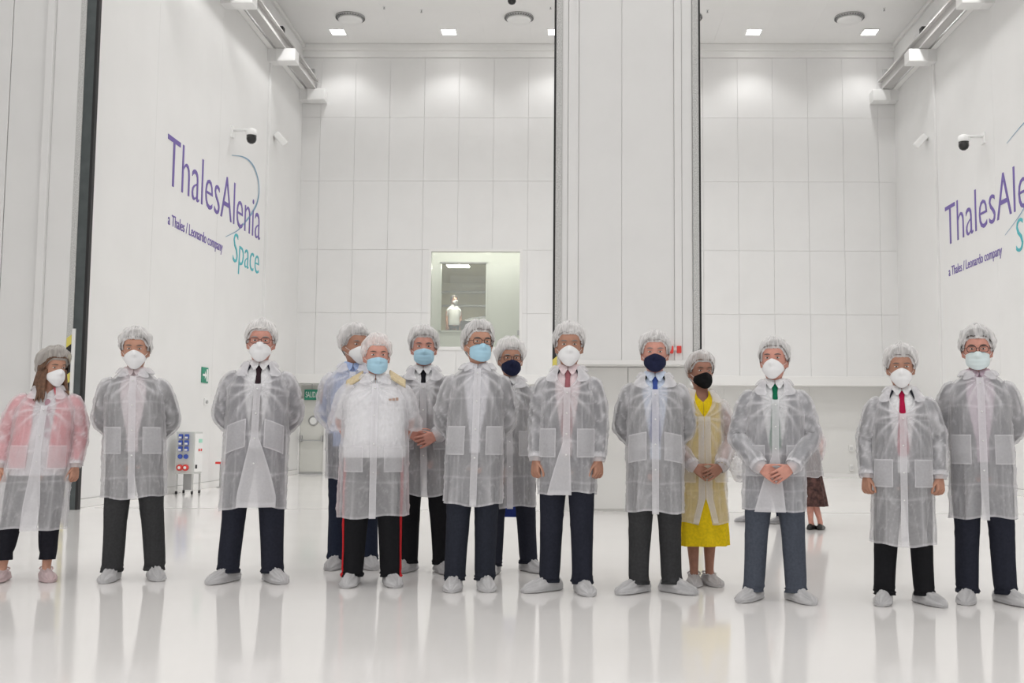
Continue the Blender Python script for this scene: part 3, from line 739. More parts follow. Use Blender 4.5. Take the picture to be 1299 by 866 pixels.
class Fig:
    def __init__(self, loc, H, label, feet, g=1.0, yaw=0.0, headdx=0.0, head=(0, 0, 0), seed=0, belly=0.0, poses=('side', 'side'), toe=(18, 18), group=None, spread=0.0):
        self.spread = spread; self.s = H / 1.75; self.g = g; self.seed = seed; self.belly = belly; self.poses = poses; self.toe = toe
        self.rng = np.random.RandomState(seed + 11)
        self.root = tag(empty('person', (loc[0], loc[1], 0), yaw), label, 'person', group)
        # feet are given in metres across the picture; bring them into the figure's own axes
        c, s_ = math.cos(-yaw), math.sin(-yaw)
        self.feet = [((f[0] * c - f[1] * s_) / self.s, (f[0] * s_ + f[1] * c) / self.s) for f in feet]
        self.hdx = (headdx * c) / self.s
        self.shear = self.hdx / 1.6
        hy, hp, hr = head
        self.Rh = np.array(Matrix.Rotation(math.radians(hy), 3, 'Z') @ Matrix.Rotation(math.radians(hp), 3, 'X') @ Matrix.Rotation(math.radians(hr), 3, 'Y'))
        self.pivot = np.array((0, .015, 1.50))
    # final transform of figure-space points
    def fin(self, V, sh=True):
        V = np.array(V, float).reshape(-1, 3)
        if sh: V[:, 0] += self.shear * np.clip(V[:, 2] - .1, 0, None)
        return V * self.s
    def headpts(self, P):
        """head space (origin at chin height on the neck axis) to figure space"""
        P = np.array(P, float).reshape(-1, 3) * 1.09 + np.array((0, 0, 1.512))
        return (P - self.pivot) @ self.Rh.T + self.pivot
    def obj(self, name, V, F, mat, parent=None, fold=None, smooth=True, sh=True):
        return mesh_obj(name, self.fin(V, sh), F, mat, parent or self.root, smooth, fold)
    # torso surface of a clothing layer
    def girth(self, z): return 1 + (self.g - 1) * sstep((1.42 - z) / .14)
    def surf(self, th, z, off=0.0, table=COAT):
        th, z = np.broadcast_arrays(np.asarray(th, float), np.asarray(z, float))
        gg = self.girth(z); of = off * np.clip((1.56 - z) / .12, .35, 1)
        a = table(z, 0) * gg + of; b = table(z, 1) * (1 + (gg - 1) * .9) + of
        s_, c_ = np.sin(th), np.cos(th); e = .86
        x = a * np.sign(s_) * np.abs(s_) ** e
        bb = b + np.where(c_ > 0, self.belly * gauss(z - 1.03, .17), 0)
        y = -bb * np.sign(c_) * np.abs(c_) ** e
        return np.stack([x, y, z], -1)
    # ---------------------------------------------------------------- body
    def body(self, skin, eyebrow=(.12, .09, .07), heel=0.0):
        V, F = body_cage(self.poses, self.feet, heel=heel, toe=self.toe, g=self.g, spread=self.spread)
        me = smooth_mesh(V, F, 2)
        P = np.empty(len(me.vertices) * 3); me.vertices.foreach_get('co', P); P = P.reshape(-1, 3)
        hm = (P[:, 2] > 1.495) & (np.abs(P[:, 0]) < .13)
        Q = (P[hm] - np.array((0, 0, 1.512))) / 1.09; up_ = Q[:, 2] > -.01
        Q[up_] = sculpt_head(Q[up_].copy()); P[hm] = Q * 1.09 + np.array((0, 0, 1.512))
        nk = (P[:, 2] > 1.44) & (np.abs(P[:, 0]) < .13)
        w = sstep((P[nk, 2] - 1.45) / .075)[:, None]
        R_ = (P[nk] - self.pivot) @ self.Rh.T + self.pivot
        P[nk] = P[nk] * (1 - w) + R_ * w
        P = self.fin(P)
        me.vertices.foreach_set('co', P.ravel()); me.update()
        me.shade_smooth(); me.materials.clear(); me.materials.append(skin); me.name = 'body'
        b = link(bpy.data.objects.new('body', me), self.root)
        for s_ in (1, -1):
            c = np.array((.032 * s_, -.0775, .112))
            th, ph = np.meshgrid(np.linspace(0, 2 * PI, 14, False), np.linspace(.02, PI - .02, 9))
            E = np.stack([.0135 * np.sin(ph) * np.cos(th), -.0085 * np.cos(ph) , .0050 * np.sin(ph) * np.sin(th)], -1).reshape(-1, 3) + c
            e = self.obj('eye', self.headpts(E), grid_faces(9, 14, True), M_EYEW)
            I = np.stack([.0052 * np.sin(ph) * np.cos(th), -.0020 * np.cos(ph), .0046 * np.sin(ph) * np.sin(th)], -1).reshape(-1, 3) + c + np.array((0, -.0077, 0))
            self.obj('iris', self.headpts(I), grid_faces(9, 14, True), M_IRIS, e)
            t = np.linspace(0, 1, 9); bx = s_ * (.014 + .040 * t); bz = .1305 + .006 * np.sin(t * PI * .75) - .004 * t; by = -.0965 + .020 * t ** 2.2
            G, _, _ = tube_grid(np.stack([bx, by, bz], 1), .0042 * np.sin(np.linspace(.35, PI * .93, 9)), 12, 6)
            self.obj('eyebrow', self.headpts(G.reshape(-1, 3)), grid_faces(12, 6, True), pmat('brow_%.2f' % eyebrow[0], eyebrow, .9))
        return b
    # ---------------------------------------------------------------- hair and hairnet
    def cap(self, off, zf, zs, zb, n=30, m=64, pleat=0.0, puff=0.0, seed=0, band=False):
        th = np.linspace(0, 2 * PI, m, False); c = np.array((0, .006, .122)); rad = np.array((.0785, .1005, .1045))
        ft = (1 + np.cos(th)) / 2
        zl = np.where(np.cos(th) > 0, zs + (zf - zs) * sstep(np.cos(th) * 1.15), zs + (zb - zs) * sstep(-np.cos(th)))
        el0 = np.arcsin(np.clip((zl - c[2]) / rad[2], -.98, .98))
        V = []; fold = []
        for i in range(n):
            u = i / (n - 1); el = el0 * (1 - u) + (PI / 2 - .02) * u
            d = np.stack([np.sin(th) * np.cos(el), -np.cos(th) * np.cos(el), np.sin(el)], 1)
            nz = vnoise(d * 4 + seed, seed); ns = vnoise(np.stack([np.sin(th) * 9, np.cos(th) * 9, np.full_like(th, u * 2.2)], 1) + seed, seed + 3)
            pl = ridge(np.stack([np.sin(th) * 8, np.cos(th) * 8, np.full_like(th, u * 2.5)], 1) + seed, seed + 5, 4)
            k = np.sin(min(1, u * 1.9) * PI / 2) ** .8 if band else 1.0
            r = off * k + (puff * (.4 + .9 * nz) * k + pleat * (pl - .4)) * (1 - .15 * u) + .004 * (ns - .5)
            V.append(c + d * (rad + r[:, None])); fold.append(pl * .8 + (.75 if (band and u < .09) else 0) + .25 * (1 - u) * ns)
        V.append((c + np.array((0, 0, rad[2] + off + puff * .5)))[None]); fold.append(np.zeros(1))
        F = grid_faces(n, m, True); tip = n * m
        F += [((n - 1) * m + j, (n - 1) * m + (j + 1) % m, tip) for j in range(m)]
        return np.vstack(V), F, np.concatenate(fold)
    def hair(self, col, off=.010, zf=.178, zs=.095, zb=.035):
        V, F, _ = self.cap(off, zf, zs, zb, 18, 48, .003, .006, self.seed + 40)
        self.obj('hair', self.headpts(V), F, pmat('hair_%.3f_%.3f' % col[:2], col, .7, noise=.4, nscale=45, bump=.5, bscale=160))
    def net(self, off=.020, puff=.024, zf=.172, zs=.092, zb=.02, mat=None):
        V, F, fo = self.cap(off, zf, zs, zb, 34, 96, .010, puff, self.seed, True)
        h = self.obj('hairnet', self.headpts(V), F, mat or SH_NET, None, fo)
        return h
    def long_hair(self, col):
        Vs, Fs, base = [], [], 0
        rng = self.rng
        for k in range(34):
            a = -2.15 + 4.3 * k / 33.0; a += PI  # around the back, both sides forward
            x, y = .082 * math.sin(a), .010 - .092 * math.cos(a)
            fr = 1 if math.cos(a) > -.35 else 0
            L = 1.36 + .06 * rng.rand() if fr else 1.37 + .05 * rng.rand()
            x1 = x * 1.35 + .02 * rng.randn() * .5; y1 = (y - .05 if fr else y * 1.1 + .02)
            p = [(x * .96, y, .10), (x * 1.08, y * 1.02, .04), (x * 1.22, (y + y1) / 2 - (.01 if fr else 0), -.06), (x1 * 1.1, y1 - (.035 if fr else -.01), (L - 1.512) / 1.09)]
            G, _, _ = tube_grid(p, (.012, .017, .016, .003), 14, 7)
            V = self.headpts(G.reshape(-1, 3)); z = V[:, 2]
            Vs.append(V); Fs += [tuple(i + base for i in f) for f in grid_faces(14, 7, True)]; base += len(V)
        o = self.obj('long_hair', np.vstack(Vs), Fs, pmat('hair_brown', col, .55, noise=.4, nscale=45, bump=.3, bscale=160))
        o['kind'] = 'stuff'
    # ---------------------------------------------------------------- mask and glasses
    def mask(self, kind, mat):
        nu, nv = 33, 25
        u = np.linspace(-1, 1, nu)[None, :]; v = np.linspace(0, 1, nv)[:, None]
        if kind == 'cup':
            az = u * (1.04 - .22 * np.abs(2 * v - 1) ** 2.0); zc_ = .101 - .030 * np.abs(u) ** 1.5; zb_ = -.022 + .045 * np.abs(u) ** 2.2
            dome = .015 * (1 - np.abs(u) ** 2.2) * np.sin(np.clip(v, 0, 1) * PI) ** .55 + .006 * (1 - np.abs(u)) ** 3 * np.sin(v * PI); pl = 0
        elif kind == 'surgical':
            az = u * (1.05 - .05 * np.abs(2 * v - 1)); zc_ = .094 - .016 * np.abs(u) ** 1.5; zb_ = -.014 + .030 * np.abs(u) ** 2
            dome = .012 * (1 - np.abs(u) ** 2.5) * np.sin(v * PI) ** .6 ; pl = .0028 * np.abs(((v * 4.0) % 1.0) - .5) * 2 * (1 - np.abs(u) ** 4) * (v > .18) * (v < .85)
        else:
            az = u * (1.10 - .12 * np.abs(2 * v - 1) ** 2); zc_ = .096 - .026 * np.abs(u) ** 1.4; zb_ = -.016 + .040 * np.abs(u) ** 2
            dome = .012 * (1 - np.abs(u) ** 2.2) * np.sin(v * PI) ** .55; pl = .0015 * np.sin(v * 9 + u * 4) * (1 - np.abs(u))
        z = zb_ + (zc_ - zb_) * v
        low = np.clip((.03 - z) / .045, 0, 1)
        A = .0765 - .012 * low; B = .1005 - .010 * low
        nose = .018 * gauss(u * .9, .20) * np.clip((z - .05) / .02, 0, 1) * np.clip((.125 - z) / .04, 0, 1)
        e = np.abs(u) ** 6 * .010
        x = (A + .4 * dome) * np.sin(az); y = -(B + dome + pl + nose) * np.cos(az) + .000 + e
        V = np.stack([x, y, np.broadcast_to(z, x.shape)], -1)
        F = grid_faces(nv, nu)
        m = self.obj('face_mask', self.headpts(V.reshape(-1, 3)), F, mat)
        md = m.modifiers.new('thickness', 'SOLIDIFY'); md.thickness = .0025; md.offset = 1
        for s_, j in ((1, nu - 1), (-1, 0)):
            for i in (3, nv - 4):
                p = V[i, j]; ear = np.array((s_ * .083, .020, .105 if i > 10 else .068))
                G, _, _ = tube_grid([p, (p + ear) / 2 + np.array((s_ * .004, 0, 0)), ear], (.0013,) * 3, 8, 5)
                self.obj('strap', self.headpts(G.reshape(-1, 3)), grid_faces(8, 5, True), M_WHITE, m)
    def glasses(self, col=(.03, .02, .02)):
        mt = pmat('frame_%.2f' % col[0], col, .3)
        t = np.linspace(0, 2 * PI, 28)
        root = None
        for s_ in (1, -1):
            P = np.stack([s_ * .0335 + .0255 * np.sign(np.cos(t)) * np.abs(np.cos(t)) ** .6, -.1075 + .012 * ((.0255 * np.cos(t) * s_ + .0335) / .06) ** 2, .109 + .0175 * np.sign(np.sin(t)) * np.abs(np.sin(t)) ** .6], 1)
            G, _, _ = tube_grid(P, (.0021,) * 2, 40, 6, ref=(.1, -1, .1))
            o = self.obj('glasses' if root is None else 'rim', self.headpts(G.reshape(-1, 3)), grid_faces(40, 6, True), mt, root)
            if root is None: root = o
            G, _, _ = tube_grid([(s_ * .058, -.100, .114), (s_ * .076, -.085, .115), (s_ * .083, -.03, .114), (s_ * .082, .022, .105)], (.0018,) * 2, 12, 6)
            self.obj('temple', self.headpts(G.reshape(-1, 3)), grid_faces(12, 6, True), mt, root)
        G, _, _ = tube_grid([(-.010, -.108, .113), (0, -.1105, .116), (.010, -.108, .113)], (.0018,) * 2, 8, 6, ref=(0, -1, .2))
        self.obj('bridge', self.headpts(G.reshape(-1, 3)), grid_faces(8, 6, True), mt, root)
    # ---------------------------------------------------------------- garments
    def sleeve(self, side, off, n=44, m=28, end=1.0, wr=.006, seed=0, r0=(.052, .068, .067, .063, .062, .058, .052, .044)):
        S, E, W, d, o, t, curl = arm_pose(self.poses[1 if side > 0 else 0], side, self.g, self.spread)
        g2 = 1 + (self.g - 1) * .55
        S0 = np.array((side * (.120 + .03 * (self.g - 1)), .0, 1.378)); S1 = S + np.array((side * (-.004 + .12 * (self.g - 1)), 0, -.030))
        path = [S0, S1, S1 * .5 + E * .5 + np.array((side * .008, 0, 0)), E, E * .5 + W * .5 + np.array((0, .004, -.004)), W - d / np.linalg.norm(d) * .0]
        rr = np.array(r0) + off
        rr = np.interp(np.linspace(0, 1, 20), np.linspace(0, 1, len(rr)), rr) * (1 + (g2 - 1) * np.linspace(1, .3, 20))
        G, N, th = tube_grid(path, rr, n, m, ref=(0, -1, .15))
        k = max(3, int(round(n * end)))
        u = np.linspace(0, 1, n)[:, None] + 0 * th[None]
        q = np.stack([np.cos(th)[None] * 1.3 + 0 * u, np.sin(th)[None] * 1.3 + 0 * u, u * 13 + np.sin(th)[None] * 1.2], -1)
        rd = ridge(q + seed, seed + 9, 3); r2 = ridge(q * np.array((1, 1, .45)) * 1.3 + 7 + seed, seed + 17, 7)
        env = sstep(u * 5) * (.5 + gauss(u - .52, .2) * .9)
        G = G + N * (wr * env * (rd - .35) + wr * .6 * (r2 - .3) * sstep(u * 6))[..., None]
        return G[:k], (.40 * rd ** 2 * env + .75 * r2)[:k]
    def shell(self, off, z0, z1, the, nz=60, nt=96, hemfn=None, wr=1.0, zbut=1.25, flare=0.0, seed=0, zpow=.8):
        """garment torso open at the front between +-the(z)"""
        u = np.linspace(0, 1, nt); zz = np.linspace(0, 1, nz) ** 1.0
        U, Z = np.meshgrid(u, zz)
        TH0 = 2 * PI * U
        zlo = z0 + (hemfn(TH0) if hemfn is not None else 0)
        zv = zlo + (z1 - zlo) * Z
        te = the(zv); TH = te + (2 * PI - 2 * te) * U
        P = self.surf(TH, zv, off)
        rng = np.random.RandomState(seed + 5); ph = rng.rand(6) * 6.28
        hem = sstep((1.02 - zv) / .45)
        n1 = vnoise(np.stack([np.sin(TH) * 1.7, np.cos(TH) * 1.7, zv * 1.6], -1) + seed, seed)
        folds = np.sin(6 * TH + ph[0] + 3.0 * n1) * .6 + np.sin(11 * TH + ph[1] + 4 * n1) * .4
        diag = np.stack([np.sin(TH) * 2.6 + zv * 2.2 * np.sign(np.sin(TH)), np.cos(TH) * 2.6, zv * 6.5], -1)
        rg = ridge(diag + seed, seed + 21, 4); rg2 = ridge(diag * np.array((2.7, 2.7, 1.0)) + 3 + seed, seed + 31, 14)
        # creases radiating from the top button
        thw = np.where(TH > PI, TH - 2 * PI, TH); ax_ = thw * .2; dz = zv - zbut; rr = np.hypot(ax_, dz) + 1e-4; an = np.arctan2(dz, np.abs(ax_))
        rad = np.abs(np.sin(an * 6 + ph[2] + 1.5 * n1 + (thw > 0) * 1.3)) ** 7 * gauss(rr, .20) * sstep(rr / .06) * (np.cos(TH) > 0)
        body_ = sstep((1.44 - zv) / .08)
        dsp = wr * (hem * .011 * folds + body_ * (.007 * (rg - .4) + .007 * (rg2 - .2)) + .010 * rad) + flare * hem * .05
        nx = np.stack([np.sin(TH), -np.cos(TH), 0 * TH], -1)
        P = P + nx * dsp[..., None]
        wob = .012 * (n1 - .5); thc = np.abs(np.where(TH > PI, TH - 2 * PI, TH))
        crease = sum(gauss(zv - zz_ - wob * 2, .007) for zz_ in (1.235 + .03 * rng.rand(), .985, .72 + .04 * rng.rand())) * (.35 + .65 * vnoise(np.stack([np.sin(TH) * 4, np.cos(TH) * 4, zv * 3], -1), seed + 77)) + sum(gauss(thc - t_ - wob * 4, .035) for t_ in (.52, 1.15)) * (zv < 1.30) * .7
        dsp = crease; P = P + nx * (wr * .002 * crease)[..., None]
        fold = body_ * (.14 * rg ** 2 + .30 * rg2 + .38 * crease) + .95 * rad + .25 * hem * np.clip(folds, 0, 1) + .35 * (Z < .012) + .3 * np.minimum(1, (np.abs(np.sin(TH)) ** 60) * (zv < 1.3))
        return P, np.clip(fold, 0, 1), (TH, zv)
    def vee(self, zb, ang, ztop=1.475, gapz=None, gap=0.0, base=.004):
        def f(z):
            r = base + math.radians(ang) * np.clip((z - zb) / (ztop - zb), 0, 1) ** .85
            if gapz is not None: r = r + gap * np.clip((gapz - z) / .4, 0, 1)
            return r
        return f
    def torso_garment(self, name, mat, off, z0, z1, the, sleeves=1.0, wr=.35, seed=1, sl_off=None, nz=40, nt=64):
        P, _, _ = self.shell(off, z0, z1, the, nz, nt, wr=wr, seed=self.seed + seed)
        V = [P.reshape(-1, 3)]; F = grid_faces(nz, nt); base = nz * nt
        if sleeves > 0:
            for s_ in (1, -1):
                G, _ = self.sleeve(s_, off if sl_off is None else sl_off, 30, 20, sleeves, .003, self.seed + seed)
                V.append(G.reshape(-1, 3)); F += [tuple(i + base for i in f) for f in grid_faces(len(G), 20, True)]; base += len(G) * 20
        return self.obj(name, np.vstack(V), F, mat)
    def lapels(self, parent, mat, the, zb, off):
        for s_ in (1, -1):
            z = np.linspace(zb, 1.478, 16); t = np.linspace(0, 1, 5)
            T_, Z_ = np.meshgrid(t, z); k = (Z_ - zb) / (1.478 - zb)
            wd = (.06 + .34 * np.sin(k * PI * .62)) * (1 - .25 * (k > .8))
            th = the(Z_) + T_ * wd
            P = self.surf(s_ * th, Z_, off + .008)
            self.obj('lapel', P.reshape(-1, 3), grid_faces(16, 5), mat, parent)
    def shirt(self, mat, z0=.90, sleeves=0.0, name='shirt', collar=True, vz=1.50, ang=0, off=-.030):
        o = self.torso_garment(name, mat, off, z0, 1.478, self.vee(min(vz, 1.46), ang), sleeves, .2, 3, sl_off=-.022)
        if collar:
            for s_ in (1, -1):
                u = np.linspace(0, 1, 20) ** 1.3; th = .03 + u * (PI - .03); v = np.linspace(0, 1, 5)
                TH, Vv = np.meshgrid(th, v)
                drop = .030 + .034 * np.exp(-(TH - .36) ** 2 / .06) - .012 * np.exp(-TH ** 2 / .01)
                z = 1.506 - .016 * np.exp(-TH ** 2 / .4) - Vv * drop
                P = self.surf(TH * s_, z, 0); r = np.hypot(P[..., 0], P[..., 1])
                rad = .0645 + Vv * .018 + .005 * (Vv > .2)
                P = np.stack([rad * np.sin(TH * s_) * 1.02, -rad * np.cos(TH) * 1.0 + .004 - .010 * Vv * (np.cos(TH) > .5), z], -1)
                self.obj('shirt_collar', P.reshape(-1, 3), grid_faces(5, 20), mat, o)
        return o
    def tie(self, mat, length=.46, knot=True):
        z = np.linspace(1.462, 1.462 - length, 24); w = np.interp(np.linspace(0, 1, 24), (0, .05, .12, .85, .95, 1), (.019, .021, .015, .040, .036, .003))
        t = np.linspace(-1, 1, 7); T_, Z_ = np.meshgrid(t, z); W_ = np.repeat(w[:, None], 7, 1)
        P0 = self.surf(0 * Z_, Z_, -.026)
        P = np.stack([T_ * W_, P0[..., 1] - .008 * (1 - T_ ** 2) - .002 - np.where(Z_ > 1.43, .012 * (Z_ - 1.43) / .03, 0) * 0, Z_], -1)
        return self.obj('tie', P.reshape(-1, 3), grid_faces(24, 7), mat)
    def coat(self, hem, zV=1.36, ang=34, gap=0.0, gapz=.8, pockets=True, pz=(.885, 1.075), ptilt=0.0, flap=.0, sleeve_end=1.0, lift=0.0, fsgn=0, fof=.35, wr=1.0, zbut=None, flare=0.0, mat=None, nocollar=False):
        mat = mat or SH_COAT; hem = hem / self.s
        the = self.vee(zV, ang, 1.485, gapz, gap)
        zbut = zV - .01 if zbut is None else zbut
        sd = self.seed; rng = np.random.RandomState(sd + 2); p0 = rng.rand() * 6
        hf = lambda TH: .010 * np.sin(TH * 2 + p0) + .006 * np.sin(5 * TH + p0) - lift * (np.cos(TH) > 0) * np.abs(np.sin(TH)) ** 1.5
        nz, nt = 110, 156
        P, fo, _ = self.shell(.0, hem, 1.485, the, nz, nt, hf, wr, zbut, flare, sd)
        V = [P.reshape(-1, 3)]; F = grid_faces(nz, nt); fold = [fo.ravel()]; base = nz * nt
        for s_ in (1, -1):
            G, f2 = self.sleeve(s_, .012, 46, 30, sleeve_end, .010, sd + 7 * (s_ > 0))
            f2[-2:] += .5
            V.append(G.reshape(-1, 3)); fold.append(f2.ravel()); F += [tuple(i + base for i in f) for f in grid_faces(len(G), 30, True)]; base += len(G) * 30
        c = self.obj('lab_coat', np.vstack(V), F, mat, None, np.concatenate(fold))
        # elastic cuffs
        for s_ in (1, -1):
            S, E, W, d, o, t, curl = arm_pose(self.poses[1 if s_ > 0 else 0], s_, self.g, self.spread)
            d = d / np.linalg.norm(d); D_ = (W - E) / np.linalg.norm(W - E)
            G, N, th = tube_grid([W - D_ * .035, W - D_ * .005, W + d * .022], (.056, .050, .043), 8, 30, ref=(0, -1, .15))
            G = G + N * (.0025 * np.sin(th * 12))[None, :, None]
            self.obj('cuff', G.reshape(-1, 3), grid_faces(8, 30, True), SH_DENSE, c, np.full(240, .2))
        def patch(name, f_th, f_z, n1, n2, off, mt, fv=.2):
            a, b = np.meshgrid(np.linspace(0, 1, n2), np.linspace(0, 1, n1))
            z = f_z(a, b); th = f_th(a, b, z)
            Q = self.surf(th, z, off)
            hemk = sstep((1.02 - z) / .45)
            Q = Q + np.stack([np.sin(th), -np.cos(th), 0 * th], -1) * (wr * hemk * .006 + flare * hemk * .05)[..., None]
            fo = np.full(a.shape, fv); fo[(a < .03) | (a > .97) | (b < .03) | (b > .97)] = .55
            return self.obj(name, Q.reshape(-1, 3), grid_faces(n1, n2), mt, c, fo.ravel())
        # front placket: overlap strip, broader towards the hem where the flap swings open
        A = lambda z: COAT(z, 0) * self.girth(z)
        if gap < .02:
            sgn = fsgn or (1 if (sd % 2) else -1)
            patch('placket', lambda a, b, z: sgn * ((a - .5) * .030 + flap * (a - fof) * np.clip((.98 - z) / .4, 0, 1)) / A(z), lambda a, b: hem - .006 + (zV - hem + .01) * b, 40, 9, .009, SH_DENSE)
        else:
            for s_ in (1, -1):
                patch('placket', lambda a, b, z: s_ * (the(z) + a * .20), lambda a, b: hem + (zV - hem) * b, 40, 6, .007, SH_DENSE, .1)
        if pockets:
            for s_ in (1, -1):
                patch('pocket', lambda a, b, z: s_ * (.056 + a * .150 - (.010 if ptilt else 0)) / A(z), lambda a, b: pz[0] + (pz[1] - pz[0]) * b - ptilt * (a - .5) * .10, 18, 18, .012, SH_COAT, .0)
        bz = np.linspace(zV - .03, hem + .12, 5)
        for z in bz[:4]:
            p = self.surf(np.array(.0), np.array(z), .014)
            th = np.linspace(0, 2 * PI, 10, False); Q = np.vstack([np.stack([p[0] + .005 * np.cos(th), np.full(10, p[1] - .0005), z + .005 * np.sin(th)], 1), np.stack([p[0] + .006 * np.cos(th), np.full(10, p[1] + .004), z + .006 * np.sin(th)], 1)])
            if gap < .02: self.obj('button', Q, [(i, (i + 1) % 10, 10 + (i + 1) % 10, 10 + i) for i in range(10)] + [tuple(range(10))[::-1]], M_WHITE, c)
        if not nocollar:
            # turned-down collar: along both front edges and round the neck
            nC = 46; k = np.linspace(-1, 1, nC); inner, outer = [], []
            for t in k:
                a_ = abs(t); s_ = 1 if t >= 0 else -1       # t = -1 right tip, 0 back of neck, 1 left tip
                if a_ > .62:
                    f = (a_ - .62) / .38; z = 1.488 - f * (1.488 - max(zV + .01, 1.385)); thi = the(np.array(z)); wd = .36 * np.sin(PI * (.5 + .46 * f)) + .05
                    inner.append(self.surf(s_ * thi, np.array(z), .006)); outer.append(self.surf(s_ * (thi + wd), np.array(z - .03 * np.sin(PI * f) - .014 * (1 - f)), .022))
                else:
                    f = a_ / .62; th = PI - f * (PI - float(the(np.array(1.488)))); z = 1.502 - .014 * f ** 3
                    inner.append(self.surf(s_ * th, np.array(z), .012)); outer.append(self.surf(s_ * (th + .36 * f ** 3), np.array(1.456 - .0 * f), .022))
            I = np.array(inner); O = np.array(outer); rows_ = [I * (1 - q) + O * q + np.array((0, 0, .012 * math.sin(q * PI))) for q in np.linspace(0, 1, 6)]
            G = np.array(rows_); G = G + (vnoise(G * 30 + sd, sd) - .5)[..., None] * np.array((.006, .010, .010)); fo = .15 + .5 * ridge(G * 22 + sd, sd, 5)
            self.obj('collar', G.reshape(-1, 3), grid_faces(6, nC), SH_DENSE, c, fo.ravel())
        return c
    def trousers(self, mat, hem=.055, stripe=None, slim=0.0):
        V, F, base = [], [], 0
        zt = np.linspace(.80, 1.06, 10); th = np.linspace(0, 2 * PI, 40, False); T_, Z_ = np.meshgrid(th, zt)
        P = self.surf(T_, Z_, -.040); V.append(P.reshape(-1, 3)); F += grid_faces(10, 40, True); base = 400
        legs = []
        for i, side in ((0, -1), (1, 1)):
            ft = np.array(self.feet[i]); hip = np.array((.090 * side * (1 + .6 * (self.g - 1)), 0))
            kn = hip * .42 + ft * .58 + np.array((0, -.018))
            path = [(hip[0], hip[1], .97), (hip[0], 0, .80), ((hip[0] + kn[0]) / 2, -.008, .65), (kn[0], kn[1], .47), ((kn[0] + 1.2 * ft[0]) / 2.2, (kn[1] + ft[1]) / 2 + .006, .28), (ft[0], ft[1] - .006, hem + .06), (ft[0], ft[1] - .010, hem)]
            gg = 1 + (self.g - 1) * .45
            rad = np.array((.098, .098, .090, .078, .072, .069, .070)) * gg - slim * np.array((0, 0, .3, .7, 1, 1.4, 1.4))
            n, m = 56, 32
            G, N, th2 = tube_grid(path, rad, n, m, ref=(0, -1, 0))
            u = np.linspace(0, 1, n)[:, None] + 0 * th2[None]; sd = self.seed + 50 + i
            brk = sstep((u - .80) / .12) * (hem < .1)
            q = np.stack([np.cos(th2)[None] * 1.2 + 0 * u, np.sin(th2)[None] * 1.2 + 0 * u, u * 16 + np.cos(th2)[None] * .8], -1) + sd
            q2 = np.stack([np.cos(th2)[None] * 1.6 + 0 * u, np.sin(th2)[None] * 1.6 + 0 * u, u * 4.0], -1) + sd
            G = G + N * (.015 * brk * (ridge(q, sd, 2) - .4) + .013 * (vnoise(q2, sd) - .5) + .004 * gauss(u - .5, .1) * (ridge(q, sd + 1, 3) - .3) + .0045 * np.exp(-((np.mod(th2 + PI, 2 * PI) - PI) / .22) ** 2)[None] * sstep(u * 4))[..., None]
            V.append(G.reshape(-1, 3)); F += [tuple(k + base for k in f) for f in grid_faces(n, m, True)]; base += n * m
            legs.append((G, N, th2))
        o = self.obj('trousers', np.vstack(V), F, mat, sh=True)
        if stripe is not None:
            for (G, N, th2), side in zip(legs, (-1, 1)):
                # tube frame: angle 0 faces the front; the outer seam is a quarter turn away
                j0 = int(np.argmax(G[20, :, 0] * side)); idx = [(j0 + d_) % 32 for d_ in (-3, -2, -1, 0, 1, 2, 3)]
                S_ = G[:, idx] + N[:, idx] * .003
                self.obj('side_stripe', S_.reshape(-1, 3), grid_faces(56, 7), stripe, o)
        return o
    def skirt(self, mat, z0, z1=1.06, w0=.235, b0=.17, pleats=9):
        zz = np.linspace(0, 1, 40); th = np.linspace(0, 2 * PI, 96, False); T_, U_ = np.meshgrid(th, zz)
        top = self.surf(T_, z1 + 0 * T_, -.035); z = z0 + (z1 - z0) * U_
        ax_, bx_ = w0 / self.s * 1.0, b0 / self.s
        e = .85; bot = np.stack([ax_ * np.sign(np.sin(T_)) * np.abs(np.sin(T_)) ** e, -bx_ * np.sign(np.cos(T_)) * np.abs(np.cos(T_)) ** e, z0 + 0 * T_], -1)
        f = sstep(U_ * .95 + .02)[..., None]
        hipk = .025 * gauss(z - .90, .12)
        P = bot * (1 - f) + top * f; P[..., 2] = z
        nx = np.stack([np.sin(T_), -np.cos(T_), 0 * T_], -1)
        P = P + nx * (hipk + (1 - U_) * .012 * np.sin(T_ * pleats + 2 * vnoise(np.stack([np.sin(T_), np.cos(T_), z], -1) * 2, self.seed)))[..., None]
        return self.obj('skirt', P.reshape(-1, 3), grid_faces(40, 96, True), mat)
